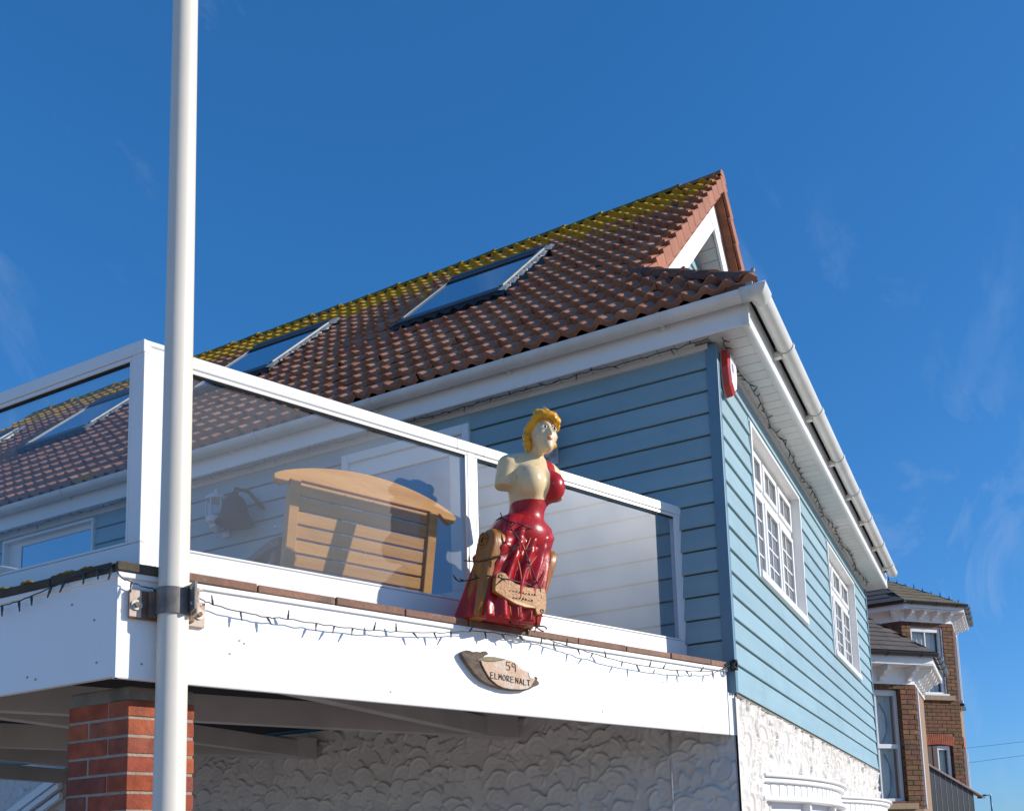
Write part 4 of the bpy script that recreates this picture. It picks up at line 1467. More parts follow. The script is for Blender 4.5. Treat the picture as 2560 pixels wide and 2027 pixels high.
class Grid:
    def __init__(self, lo, hi, h):
        self.lo, self.h = lo, h
        ax = [np.arange(lo[i], hi[i]+h, h) for i in range(3)]
        self.X, self.Y, self.Z = np.meshgrid(*ax, indexing='ij')
    def ell(self, c_, r_, yaw=0.0, pit=0.0):
        x_, y_, z_ = self.X-c_[0], self.Y-c_[1], self.Z-c_[2]
        if yaw:
            x_, y_ = x_*math.cos(yaw)+y_*math.sin(yaw), -x_*math.sin(yaw)+y_*math.cos(yaw)
        if pit:
            y_, z_ = y_*math.cos(pit)+z_*math.sin(pit), -y_*math.sin(pit)+z_*math.cos(pit)
        k0 = np.sqrt((x_/r_[0])**2+(y_/r_[1])**2+(z_/r_[2])**2)
        k1 = np.sqrt((x_/r_[0]**2)**2+(y_/r_[1]**2)**2+(z_/r_[2]**2)**2)
        return k0*(k0-1)/np.maximum(k1, 1e-6)
    def cone(self, a_, b_, ra, rb_):
        a_, b_ = np.array(a_), np.array(b_)
        ab = b_-a_
        px, py, pz = self.X-a_[0], self.Y-a_[1], self.Z-a_[2]
        t_ = np.clip((px*ab[0]+py*ab[1]+pz*ab[2])/ab.dot(ab), 0, 1)
        return np.sqrt((px-t_*ab[0])**2+(py-t_*ab[1])**2+(pz-t_*ab[2])**2)-(ra+(rb_-ra)*t_)
def net_object(name, V, Q, m, parent, paint=None):
    P = [tuple(G(*q)) for q in V]
    me = bpy.data.meshes.new(name)
    me.from_pydata(P, [], Q.tolist())
    me.update()
    bm = bmesh.new()
    bm.from_mesh(me)
    bmesh.ops.recalc_face_normals(bm, faces=bm.faces)
    bmesh.ops.smooth_vert(bm, verts=bm.verts, factor=0.5, use_axis_x=True, use_axis_y=True, use_axis_z=True)
    bm.to_mesh(me)
    bm.free()
    for q in me.polygons:
        q.use_smooth = True
    me.materials.append(M[m])
    if paint is not None:
        at = me.attributes.new('paint', 'FLOAT', 'POINT')
        at.data.foreach_set('value', paint.astype(np.float32))
    o = bpy.data.objects.new(name, me)
    C.objects.link(o)
    put(o, parent)
    return o
# head and torso, one continuous carved body.  Axes: a = her left, f = forward, z = up
HY_ = 0.20                        # head turned a little towards the street
HC = (0.022, 0.150, 0.973)
gd = Grid((-0.30, -0.20, 0.34), (0.34, 0.34, 1.14), 0.0062)
SQ = 0.87
X0 = gd.X.copy()
gd.X = (gd.X-0.012)/SQ+0.012      # slim shoulders and waist
body = gd.ell((0.008, 0.058, 0.745), (0.138, 0.098, 0.150))
body = smin(body, gd.cone((-0.012, 0.045, 0.62), (0.0, 0.05, 0.72), 0.098, 0.108), 0.05)
body = smin(body, gd.ell((-0.03, 0.015, 0.46), (0.172, 0.135, 0.120)), 0.06)
body = smin(body, gd.cone((-0.105, 0.05, 0.815), (0.145, 0.05, 0.826), 0.055, 0.055), 0.05)
body = smin(body, gd.ell((-0.070, 0.135, 0.705), (0.080, 0.076, 0.080)), 0.028)
body = smin(body, gd.ell((0.088, 0.135, 0.708), (0.080, 0.076, 0.080)), 0.028)
armr = gd.cone((-0.148, 0.042, 0.800), (-0.176, 0.030, 0.680), 0.058, 0.049)
armr = smax(armr, 0.684-gd.Z-(gd.X+0.16)*0.15, 0.006)
arml = gd.cone((0.188, 0.042, 0.812), (0.212, 0.030, 0.680), 0.056, 0.046)
arml = smax(arml, 0.695-gd.Z, 0.006)
body = smin(body, armr, 0.022)
body = smin(body, arml, 0.022)
body = smin(body, gd.cone((0.012, 0.050, 0.83), (0.018, 0.110, 0.935), 0.050, 0.045), 0.026)
gd.X = X0
body = body*0.93
hsz = lambda r_: tuple(q*0.89 for q in r_)
head = gd.ell(HC, hsz((0.070, 0.084, 0.098)), HY_)
HSC = 0.89
def hp(a_, f_, z_):
    """Head coordinates -> figure coordinates."""
    a_, f_, z_ = a_*HSC, f_*HSC, z_*HSC
    ca, sa = math.cos(-HY_), math.sin(-HY_)
    return (HC[0]+a_*ca+f_*sa, HC[1]-a_*sa+f_*ca, HC[2]+z_)
head = smin(head, gd.ell(hp(0, 0.030, -0.072), hsz((0.047, 0.052, 0.058)), HY_), 0.035)       # jaw and chin
head = smin(head, gd.ell(hp(0, 0.070, -0.104), hsz((0.019, 0.018, 0.018)), HY_), 0.018)
head = smax(head, -gd.ell(hp(-0.030, 0.088, 0.000), hsz((0.021, 0.016, 0.015)), HY_), 0.014)  # eye hollows
head = smax(head, -gd.ell(hp(0.030, 0.088, 0.000), hsz((0.021, 0.016, 0.015)), HY_), 0.014)
head = smin(head, gd.cone(hp(0, 0.078, 0.012), hp(0, 0.099, -0.034), 0.0075, 0.0115), 0.009)  # nose
head = smin(head, gd.ell(hp(0, 0.076, -0.062), hsz((0.021, 0.012, 0.011)), HY_), 0.008)        # mouth
head = smin(head, gd.ell(hp(-0.034, 0.056, -0.035), hsz((0.024, 0.022, 0.026)), HY_), 0.02)    # cheeks
head = smin(head, gd.ell(hp(0.034, 0.056, -0.035), hsz((0.024, 0.022, 0.026)), HY_), 0.02)
body = smin(body, head, 0.022)
V, Q = surface_nets(body, gd.lo, gd.h)
# where the red dress is painted: below the bust line, plus the strap over her left breast and shoulder
va, vf, vz = (V[:, 0]-0.012)/SQ+0.012, V[:, 1], V[:, 2]
line = 0.638+0.045*np.clip((va+0.005)/0.06, 0, 1)
bust = 0.628-0.012*np.cos((va+0.07)/0.09*1.3)
below = bust-vz
strap_in = 0.030+0.045*np.clip((vz-0.72)/0.16, 0, 1)
strap = np.minimum(va-strap_in, 0.155-np.clip((vz-0.80)*0.2, 0, 1)-va)
strap = np.minimum(strap, 0.885-vz)
strap = np.where(vf < -0.03, -0.05, strap)
paint = np.maximum(below, strap)
paint = np.where((va > 0.165) & (vz > 0.66), -0.05, paint)
paint = np.where((va < -0.118-0.25*np.clip(vz-0.69, 0, 1)) & (vz > 0.675), -0.05, paint)
bodyo = net_object('body', V, Q, 'skin_paint', fig, paint)
mpaint = bpy.data.materials.new('figure_paint')
mpaint.use_nodes = True
n = mpaint.node_tree.nodes
l = mpaint.node_tree.links.new
b_ = n['Principled BSDF']
at_ = n.new('ShaderNodeAttribute')
at_.attribute_name = 'paint'
mr_ = n.new('ShaderNodeMapRange')
mr_.inputs['From Min'].default_value = -0.0015
mr_.inputs['From Max'].default_value = 0.0015
l(at_.outputs['Fac'], mr_.inputs['Value'])
nn_ = n.new('ShaderNodeTexNoise')
nn_.inputs['Scale'].default_value = 22
nn_.inputs['Detail'].default_value = 5
geo_ = n.new('ShaderNodeNewGeometry')
l(geo_.outputs['Position'], nn_.inputs['Vector'])
sk1 = n.new('ShaderNodeMixRGB')
sk1.inputs['Color1'].default_value = (0.72, 0.585, 0.36, 1)
sk1.inputs['Color2'].default_value = (0.66, 0.50, 0.28, 1)
l(nn_.outputs['Fac'], sk1.inputs['Fac'])
rd1 = n.new('ShaderNodeMixRGB')
rd1.inputs['Color1'].default_value = (0.44, 0.010, 0.014, 1)
rd1.inputs['Color2'].default_value = (0.30, 0.010, 0.012, 1)
l(nn_.outputs['Fac'], rd1.inputs['Fac'])
mx_ = n.new('ShaderNodeMixRGB')
l(mr_.outputs['Result'], mx_.inputs['Fac'])
l(sk1.outputs['Color'], mx_.inputs['Color1'])
l(rd1.outputs['Color'], mx_.inputs['Color2'])
chn = n.new('ShaderNodeTexNoise')
chn.inputs['Scale'].default_value = 26
chn.inputs['Detail'].default_value = 6
l(geo_.outputs['Position'], chn.inputs['Vector'])
chr_ = n.new('ShaderNodeMapRange')
chr_.inputs['From Min'].default_value = 0.66
chr_.inputs['From Max'].default_value = 0.72
chr_.inputs['To Max'].default_value = 0.55
l(chn.outputs['Fac'], chr_.inputs['Value'])
chm = n.new('ShaderNodeMixRGB')
chm.inputs['Color2'].default_value = (0.22, 0.13, 0.07, 1)
l(chr_.outputs['Result'], chm.inputs['Fac'])
l(mx_.outputs['Color'], chm.inputs['Color1'])
l(chm.outputs['Color'], b_.inputs['Base Color'])
bmp_ = n.new('ShaderNodeBump')
bmp_.inputs['Strength'].default_value = 0.22
bmp_.inputs['Distance'].default_value = 0.01
l(nn_.outputs['Fac'], bmp_.inputs['Height'])
l(bmp_.outputs['Normal'], b_.inputs['Normal'])
b_.inputs['Roughness'].default_value = 0.34
b_.inputs['Coat Weight'].default_value = 0.08
b_.inputs['Coat Roughness'].default_value = 0.2
b_.inputs['Specular IOR Level'].default_value = 0.35
bodyo.data.materials[0] = mpaint
# painted face
def blob(name, c_, r_, m, parent, seg=14, yaw=HY_):
    mb = MB()
    prof = [(max(0.0005, math.sin(math.pi*i/10)), -math.cos(math.pi*i/10)) for i in range(11)]
    ca, sa = math.cos(-yaw), math.sin(-yaw)
    def fr_(x_, y_, z_):
        x1, y1 = x_*r_[0], y_*r_[1]
        return G(c_[0]+x1*ca+y1*sa, c_[1]-x1*sa+y1*ca, c_[2]+z_*r_[2])
    mb.lathe(prof, seg, fr_)
    return mb.build(name, m, parent, smooth=True)
for sgn in (-1, 1):
    blob('eye', hp(sgn*0.030, 0.0765, 0.001), (0.0175, 0.009, 0.012), 'eye_white', bodyo)
    blob('iris', hp(sgn*0.030+0.004, 0.0855, 0.002), (0.0072, 0.004, 0.0078), 'eye_dark', bodyo)
    pts = [G(*hp(sgn*0.030+0.022*t_, 0.0875-0.012*abs(t_), 0.024+0.007*(1-t_*t_)-0.002)) for t_ in np.linspace(-1, 1, 9)]
    MB().tube(pts, [0.001, 0.0024, 0.003, 0.003, 0.003, 0.003, 0.003, 0.0024, 0.001], 6).build('eyebrow', 'brow_paint', bodyo, smooth=True)
    pts = [G(*hp(sgn*0.030+0.017*t_, 0.0875-0.008*abs(t_), 0.0095+0.005*(1-t_*t_))) for t_ in np.linspace(-1, 1, 7)]
    MB().tube(pts, 0.0016, 6).build('eyelid', 'brow_paint', bodyo, smooth=True)
blob('upper_lip', hp(0, 0.0875, -0.0575), (0.0165, 0.0048, 0.0042), 'lip_paint', bodyo)
blob('lower_lip', hp(0, 0.0875, -0.0660), (0.0135, 0.0052, 0.0050), 'lip_paint', bodyo)
# hair: swept up waves and curls
gh = Grid((-0.14, 0.00, 0.84), (0.17, 0.30, 1.15), 0.0060)
hair = gh.ell(hp(0, -0.016, 0.026), hsz((0.077, 0.080, 0.086)), HY_)
hair = smax(hair, -(gh.ell(hp(0, 0.075, -0.035), hsz((0.062, 0.062, 0.088)), HY_)), 0.012)
curl = [(-0.060, 0.045, 0.066, 0.030), (-0.035, 0.066, 0.078, 0.030), (-0.005, 0.076, 0.080, 0.032), (0.028, 0.074, 0.076, 0.033), (0.055, 0.060, 0.064, 0.030), (0.072, 0.040, 0.046, 0.024),
        (-0.040, 0.030, 0.100, 0.034), (0.0, 0.036, 0.106, 0.036), (0.040, 0.034, 0.098, 0.034), (-0.072, 0.012, 0.040, 0.030), (0.074, 0.010, 0.040, 0.028),
        (-0.082, -0.020, 0.020, 0.030), (-0.084, -0.032, -0.020, 0.031), (-0.080, -0.036, -0.058, 0.029), (-0.070, -0.046, -0.090, 0.024), (0.078, -0.02, 0.0, 0.028), (0.074, -0.03, -0.045, 0.028),
        (0.0, -0.09, 0.03, 0.04), (-0.04, -0.08, -0.02, 0.04), (0.04, -0.08, -0.02, 0.04), (0.0, -0.085, -0.06, 0.036), (0.062, 0.074, 0.050, 0.016), (0.044, 0.086, 0.052, 0.016)]
for (a_, f_, z_, r_) in curl:
    c_ = hp(a_, f_, z_)
    hair = smin(hair, gh.ell(c_, (r_*0.84, r_*0.84, r_*0.72), HY_), 0.008)
ang = np.arctan2(gh.X-HC[0], gh.Y-HC[1])
hair = hair+0.0016*np.sin(ang*13+(gh.Z-HC[2])*80)+0.0010*np.sin((gh.Z-HC[2])*140-ang*6)
V, Q = surface_nets(hair, gh.lo, gh.h)
net_object('hair', V, Q, 'hair_paint', fig)

# skirt: lofted, with carved pleats at the front and a long sweep to her right
def skirt_ring(z_):
    t_ = 1-np.clip(z_/0.52, 0, 1)
    ca = -0.03-0.105*t_**1.15
    cf = 0.012-0.075*t_
    ra = 0.158+0.034*t_**0.8
    rf = 0.120+0.028*t_
    return ca, cf, ra, rf
nu, nv = 120, 44
vs_, fs_ = [], []
for j in range(nv+1):
    z_ = 0.535*(j/nv)
    ca, cf, ra, rf = skirt_ring(z_)
    t_ = 1-z_/0.535
    for i in range(nu):
        th = 2*math.pi*i/nu            # 0 = front
        ca_, sa_ = math.cos(th), math.sin(th)
        # squarer in plan, like a carved bracket
        k_ = (abs(ca_)**3+abs(sa_)**3)**(-1/3)
        front = max(0.0, ca_)
        ple = 0.020*min(1, t_*2.2)*front*math.sin(th*15+1.6*math.sin(z_*11)+z_*6) + 0.007*min(1, t_*3)*(1-front)*math.sin(th*9+z_*6)
        swag = 0.016*math.exp(-((z_-0.40-0.07*sa_)/0.022)**2)+0.012*math.exp(-((z_-0.46-0.05*sa_)/0.016)**2)+0.010*math.exp(-((z_-0.34-0.10*sa_)/0.018)**2)*front
        e_ = (1+(ple+swag)/0.16)
        if z_ > 0.44:
            e_ *= 1-((z_-0.44)/0.095)**2*0.18
        rl = ra+(0.036*t_**1.2*(1-front)**1.5 if sa_ < 0 else 0.0)
        vs_.append(tuple(G(ca+sa_*k_*rl*e_, cf+ca_*k_*rf*e_, z_)))
for j in range(nv):
    for i in range(nu):
        a = j*nu+i
        b = j*nu+(i+1) % nu
        fs_.append((a, b, b+nu, a+nu))
fs_.append(tuple(range(nu-1, -1, -1)))
skirt = MB().add(vs_, fs_).build('skirt', 'red_paint', fig, smooth=True)
# orange streaks along the folds: highlights put in as colour
for (a0, z0, a1, z1, c0) in ((-0.12, 0.40, -0.05, 0.20, 0.005), (-0.02, 0.33, -0.10, 0.22, -0.004), (0.03, 0.34, -0.04, 0.18, 0.006), (0.06, 0.28, 0.01, 0.17, 0.0), (-0.14, 0.30, -0.11, 0.17, 0.004), (-0.06, 0.42, -0.10, 0.33, 0.0), (-0.13, 0.06, -0.125, 0.005, 0), (-0.04, 0.055, -0.045, 0.005, 0), (-0.18, 0.06, -0.17, 0.01, 0), (0.02, 0.05, 0.01, 0.005, 0)):
    pts = []
    for t_ in np.linspace(0, 1, 7):
        a_, z_ = a0+(a1-a0)*t_+c0*math.sin(t_*3.1), z0+(z1-z0)*t_
        ca, cf, ra, rf = skirt_ring(z_)
        q_ = max(0.05, 1-abs((a_-ca)/ra)**3)**(1/3)
        pts.append(G(a_, cf+rf*q_+0.010, z_))
    MB().tube(pts, [0.001, 0.0026, 0.0034, 0.0036, 0.0034, 0.0026, 0.001], 6).build('highlight_streak', 'highlight_orange', skirt, smooth=True)
# carved brown scroll cheeks either side
def cheek(a0, a1, sc=1.0, hgt=0.44):
    prof = [(-0.13, -0.004), (0.040, -0.004), (0.062, 0.05), (0.070, 0.14), (0.076, 0.22), (0.086, 0.30), (0.096, 0.36), (0.090, 0.41), (0.062, 0.440), (0.020, 0.447), (-0.025, 0.435), (-0.056, 0.40),
            (-0.064, 0.355), (-0.062, 0.31), (-0.066, 0.24), (-0.080, 0.15), (-0.105, 0.06)]
    prof = [(f_*sc+0.0, z_*hgt/0.44) for f_, z_ in prof]
    o = MB().prism([(f_, z_) for f_, z_ in prof], a0, a1, lambda f_, z_, a_: G(a_-(0.075*max(0, 1-z_/hgt)**1.3 if a_ < 0 else 0.115*max(0, 1-z_/hgt)**1.1), f_+0.012-0.03*(1-z_/hgt), z_)).build('scroll_cheek', 'brown_paint', fig, bevel=0.018)
    sub = o.modifiers['bevel']
    sub.segments = 4
    for q in o.data.polygons:
        q.use_smooth = True
    return o
ck = cheek(-0.262, -0.172)
# volute eye and edge bead on the visible cheek
for k, rr in enumerate((0.034, 0.020)):
    pts = [G(-0.272, 0.018+rr*math.cos(t_), 0.392+rr*math.sin(t_)) for t_ in np.linspace(0, 2*math.pi, 20)]
    MB().tube(pts, 0.006, 6).build('volute', 'brown_paint', ck, smooth=True)
cheek(0.098, 0.158, 0.9, 0.40)
# name board across the foot
pb = [(-0.225, 0.172), (-0.200, 0.186), (-0.172, 0.184), (-0.150, 0.160), (-0.115, 0.142), (-0.05, 0.136), (0.01, 0.140), (0.070, 0.150), (0.078, 0.10), (0.074, 0.045), (0.062, 0.018), (0.015, 0.004), (0.005, 0.016), (0.002, 0.034), (-0.06, 0.030), (-0.12, 0.038), (-0.18, 0.060), (-0.236, 0.085), (-0.232, 0.13)]
plq = MB().prism([(a_, z_+0.028) for a_, z_ in pb], 0.074, 0.102, lambda a_, z_, f_: G((a_+0.08)*1.02-0.112, f_+0.01-0.25*(a_+0.08)**2, z_)).build('name_board', 'plaque_paint', fig, bevel=0.004)
for (a_, z_) in ((-0.205, 0.165), (0.045, 0.028)):
    MB().tube([G(a_-0.032+0.010*math.cos(t_), 0.109, z_+0.028+0.008*math.sin(t_)) for t_ in np.linspace(0, 2*math.pi, 12)], 0.003, 5).build('rosette', 'carving_dark', plq)
for row_, (zz, n0) in enumerate(((0.132, 9), (0.100, 7))):
    for k in range(n0):
        a_ = -0.182+k*0.019+row_*0.018
        h_ = random.uniform(0.006, 0.010)
        MB().tube([G(a_-0.005, 0.1125, zz-h_), G(a_+random.uniform(-0.004, 0.004), 0.1128, zz+random.uniform(-0.003, 0.006)), G(a_+0.006, 0.1125, zz-h_*random.uniform(0.2, 1))], 0.0016, 5).build('carved_mark', 'carving_dark', plq)

# ================================================================ STRING LIGHTS
bulb_me = MB().lathe([(0.0035, 0.0), (0.0045, 0.004), (0.0045, 0.018), (0.003, 0.024), (0.003, 0.034), (0.0012, 0.040)], 8).mesh('bulb', True)
bulb_me.materials.append(M['bulb'])
def catmull(pts, n_=8):
    pts = [Vector(q) for q in pts]
    ext = [pts[0]*2-pts[1]]+pts+[pts[-1]*2-pts[-2]]
    out = []
    for i in range(1, len(ext)-2):
        p0, p1, p2, p3 = ext[i-1], ext[i], ext[i+1], ext[i+2]
        for k in range(n_):
            t_ = k/n_
            out.append(0.5*((2*p1)+(p2-p0)*t_+(2*p0-5*p1+4*p2-p3)*t_*t_+(3*p1-p0-3*p2+p3)*t_**3))
    out.append(pts[-1])
    return out
def string_lights(label, paths, gap=0.13, r_=0.0024, wob=0.003, dirs=None, bsc=1.0):
    root = thing('string_lights', label, 'lights', tuple(Vector(paths[0][0])), group='strings of fairy lights')
    for path in paths:
        pts = catmull(path)
        pts = [q+Vector((random.uniform(-wob, wob), random.uniform(-wob, wob), random.uniform(-wob, wob))) for q in pts]
        MB().tube(pts, r_, 6).build('cord', 'cable', root, smooth=True)
        acc = gap*random.random()
        for a_, b_ in zip(pts[:-1], pts[1:]):
            ln = (b_-a_).length
            while acc < ln:
                q = a_.lerp(b_, acc/ln)
                d = Vector((random.uniform(-0.9, 0.9), random.uniform(-0.9, 0.9), random.uniform(-1.0, 0.7)))
                if dirs is not None:
                    d = dirs()
                d.normalize()
                inst(bulb_me, 'bulb', Matrix.Translation(q) @ d.to_track_quat('Z', 'Y').to_matrix().to_4x4() @ Matrix.Scale(bsc, 4), root)
                acc += gap*random.uniform(0.75, 1.25)
            acc -= ln
    return root
fdir = lambda: TV*random.uniform(-0.7, 0.7)+Vector((0, 0, random.choice((-1, -1, 1))*random.uniform(0.7, 1)))+NV*random.uniform(0, 0.35)
string_lights('fairy lights sagging along the sunlit fascia between flagpole and figurehead',
              [[F(s_, 0.034, z_) for s_, z_ in ((3.28, 0.082), (3.19, 0.062), (3.0, 0.046), (2.92, 0.052), (2.707, 0.048), (2.453, 0.06), (2.177, 0.089), (1.99, 0.121), (1.80, 0.135), (1.65, 0.136))]], 0.105, dirs=fdir)
string_lights('fairy lights sagging along the fascia from the figurehead to the blue wall',
              [[F(s_, 0.042, z_) for s_, z_ in ((1.66, 0.145), (1.52, 0.142), (1.4, 0.13), (1.265, 0.112), (0.957, 0.081), (0.624, 0.077), (0.35, 0.095), (0.196, 0.116), (0.09, 0.150), (0.05, 0.175))]], 0.10, dirs=fdir)
kn = MB()
for k in range(5):
    c_ = F(0.035, 0.045, 0.165)
    kn.tube([c_+Vector((0.022*math.cos(t_+k)*math.cos(k*1.3), 0.022*math.sin(t_+k), 0.030*math.sin(t_*1.0+k*2))) for t_ in np.linspace(0, 6.28, 14)], 0.0045, 6)
tag(kn.build('cable_knot', 'cable', None, smooth=True), 'tangled knot of black cable at the corner post of the blue wall', 'cable')
string_lights('fairy lights along the shaded left fascia and round the balcony corner',
              [[Vector((CX-0.035, 2.6, 0.10)), Vector((CX-0.030, 2.15, 0.108)), Vector((CX-0.030, 1.994, 0.117)), Vector((CX-0.028, 1.80, 0.145)), Vector((CX-0.03, 1.62, 0.168)), F(3.60, 0.02, 0.155), F(3.565, 0.035, 0.118), F(3.50, 0.036, 0.10), F(3.42, 0.04, 0.085)]], 0.10,
              dirs=lambda: Vector((random.uniform(-0.2, 0), random.uniform(-0.4, 0.4), -1)), bsc=1.15)
string_lights('fairy lights pinned under the side eaves above the figurehead',
              [[Vector((-0.105+0.012*math.sin(y_*7), y_, 2.285-0.006*abs(math.sin(y_*5)))) for y_ in np.arange(0.0, 7.6, 0.4)]], 0.13, r_=0.003, wob=0.006)
string_lights('fairy lights pinned under the front eaves over the casement windows',
              [[Vector((x_, -0.075+0.015*math.sin(x_*6), 2.282-0.008*abs(math.sin(x_*4)))) for x_ in np.arange(-0.09, 6.4, 0.35)]], 0.085, r_=0.0034, wob=0.006, bsc=1.15)
figp = {
 'waist': [(-0.134, -0.02, 0.575), (-0.178, 0.08, 0.497), (-0.133, 0.15, 0.462), (-0.053, 0.14, 0.459), (0.042, 0.08, 0.505)],
 'diag': [(-0.193, 0.1, 0.48), (-0.171, 0.15, 0.403), (-0.12, 0.14, 0.357), (-0.046, 0.12, 0.242), (0.005, 0.11, 0.171)],
 'loop3': [(-0.293, -0.12, 0.322), (-0.281, -0.03, 0.296), (-0.288, 0.09, 0.273), (-0.231, 0.12, 0.297), (-0.138, 0.14, 0.353)],
 'loop4': [(-0.29, -0.2, 0.246), (-0.309, -0.12, 0.211), (-0.296, 0, 0.201), (-0.263, 0.1, 0.186), (-0.113, 0.11, 0.181), (0.005, 0.11, 0.171)],
 'tail': [(0.005, 0.11, 0.171), (0.016, 0.1, 0.115), (0.025, 0.08, 0.069), (0.023, 0.05, 0.001), (0.023, 0.03, -0.033)]}
string_lights('fairy lights wound round the dress of the figurehead',
              [[G(*q) for q in figp[k_]] for k_ in ('waist', 'diag', 'loop3', 'loop4', 'tail')], 0.085, r_=0.003, wob=0.002)
tail = MB()
for (z0, a0) in ((-0.005, 0.07), (-0.002, -0.10)):
    tail.tube([G(a0+0.03*math.cos(t_), 0.03+0.008*math.sin(2*t_), z0-0.004+0.012*math.sin(t_)) for t_ in np.linspace(0, 5.4, 12)], 0.004, 6)
tag(tail.build('cable_tie', 'cable', None, smooth=True), 'loose black cable loops on the coping at the foot of the figurehead', 'cable')

# ================================================================ HOUSE SIGN
sg = thing('driftwood_sign', 'driftwood house sign with pale orange face numbered 59 on the white fascia', 'sign', F(1.78, 0.0, -0.06))
def sp(u_, v_):
    """Sign picture plan (0..2157 x 0..1438 of the study) -> balcony front (s, z)."""
    s_ = 2.0275-(u_-225)*(2.0275-1.554)/(1970-225)
    z_ = 0.0915-v_*0.000205-(u_-225)*0.0000035
    return s_, z_
outl = [(225, 400), (250, 350), (330, 310), (420, 310), (480, 330), (560, 300), (640, 310), (700, 270), (770, 262), (805, 300), (800, 340), (740, 370), (700, 420), (780, 385), (940, 370), (1100, 375), (1200, 385), (1330, 410), (1430, 470), (1530, 570), (1650, 610), (1750, 640), (1840, 690), (1940, 730), (1920, 790), (1970, 850), (1960, 900), (1890, 950), (1760, 1010), (1660, 1080), (1500, 1110), (1300, 1130), (1100, 1120), (950, 1100), (760, 1045), (640, 980), (520, 870), (420, 740), (330, 610), (260, 500)]
def slab_from(outline, f0, f1, m, name, parent, bev=0.004, smooth=False):
    return MB().prism([sp(u_, v_) for u_, v_ in outline], f0, f1, lambda s_, z_, f_: F(s_, f_, z_)).build(name, m, parent, bevel=bev)
slab_from(outl, 0.0035, 0.030, 'driftwood', 'board', sg, 0.008)
slab_from([(700, 420), (780, 388), (940, 373), (1180, 388), (1060, 440), (900, 490), (760, 515), (640, 520), (540, 530), (600, 470)], 0.0302, 0.034, 'driftwood_pale', 'bark_edge', sg, 0.003)
slab_from([(620, 520), (760, 530), (900, 500), (1060, 450), (1190, 392), (1330, 412), (1430, 475), (1530, 572), (1650, 612), (1750, 640), (1830, 700), (1850, 800), (1800, 880), (1740, 990), (1650, 1060), (1500, 1100), (1300, 1118), (1120, 1108), (980, 1060), (860, 970), (770, 860), (700, 730), (650, 620)], 0.0302, 0.038, 'plaque_face', 'face', sg, 0.003)
def stroke_text(txt, u0, v0, wch, hch, gap, parent, name, skew=0.0):
    """Hand painted capitals: thin raised strokes."""
    GL = {'5': [[(1, 0), (0.15, 0), (0.1, 0.42), (0.6, 0.38), (0.95, 0.62), (0.75, 0.95), (0.05, 0.95)]],
          '9': [[(0.9, 0.35), (0.5, 0.5), (0.1, 0.35), (0.2, 0.05), (0.6, 0), (0.92, 0.2), (0.95, 1.05)]],
          'E': [[(0.9, 0), (0.05, 0.02), (0.05, 1), (0.95, 1)], [(0.05, 0.5), (0.7, 0.48)]],
          'L': [[(0.1, 0), (0.1, 1), (0.85, 0.98)]],
          'M': [[(0, 1), (0.12, 0), (0.5, 0.65), (0.88, 0), (1, 1)]],
          'O': [[(0.5, 0), (0.08, 0.25), (0.1, 0.8), (0.5, 1), (0.92, 0.78), (0.92, 0.25), (0.5, 0)]],
          'R': [[(0.08, 1), (0.08, 0), (0.7, 0.05), (0.85, 0.28), (0.6, 0.5), (0.1, 0.52), (0.95, 1)]],
          'N': [[(0.05, 1), (0.08, 0), (0.9, 1), (0.95, 0)]],
          'A': [[(0, 1), (0.5, 0), (1, 1)], [(0.2, 0.65), (0.8, 0.65)]],
          'T': [[(0.0, 0.02), (1, 0.0)], [(0.5, 0), (0.5, 1)]]}
    u_ = u0
    v_ = v0
    for ch in txt:
        if ch != ' ':
            mb = MB()
            for st_ in GL[ch]:
                pts = [F(*(lambda q: (q[0], 0.0392, q[1]))(sp(u_+x_*wch, v_+y_*hch))) for x_, y_ in st_]
                mb.tube(pts, 0.0022, 5)
            mb.build(name, 'lettering', parent)
            u_ += wch+gap
            v_ += skew*(wch+gap)
        else:
            u_ += wch*0.3
stroke_text('59', 1175, 460, 95, 200, 32, sg, 'numeral', 0.06)
stroke_text('ELMORE NALT', 822, 770, 66, 140, 24, sg, 'letter', 0.085)
slab_from([(1700, 640), (1780, 650), (1830, 720), (1800, 790), (1720, 780), (1690, 700)], 0.0381, 0.041, 'white_paint', 'flaking_paint', sg, 0.002)

# ================================================================ BENCH
bn = thing('garden_bench', 'varnished wooden garden bench with slatted back behind the dusty glass', 'bench', F(2.12, -0.85, 0.148))
BF = -0.75
def BB(s_, f_, z_):                 # the back leans towards the glass at the top
    return F(s_, BF+f_+0.20*(z_-0.85), z_)
top = []
for i in range(25):
    t_ = i/24
    top.append((1.575+1.065*t_, 1.030+0.098*(1-(2*t_-1)**2)**0.9))
bot = [(s_, 1.013) for s_ in np.linspace(2.56, 1.665, 12)]
ends_l = [(2.662, 1.015), (2.655, 0.985), (2.62, 0.970), (2.585, 0.988)]
ends_r = [(1.635, 0.988), (1.60, 0.968), (1.565, 0.982), (1.553, 1.012)]
MB().prism(top+ends_l+bot+ends_r, -0.016, 0.016, lambda s_, z_, f_: BB(s_, f_, z_)).build('top_rail', 'wood_bench', bn, bevel=0.004)
for k in range(8):
    z0 = 0.430+0.073*k
    MB().box(1.735, 2.515, -0.010, 0.010, z0, z0+0.0625, BB).build('back_slat', 'wood_bench', bn, bevel=0.003)
for s0 in (1.680, 2.516):
    MB().box(s0, s0+0.055, -0.034, 0.026, 0.15, 1.011, BB).build('back_post', 'wood_bench', bn, bevel=0.004)
MB().box(1.736, 2.515, -0.030, 0.008, 0.365, 0.42, BB).build('seat_rail', 'wood_bench', bn, bevel=0.003)
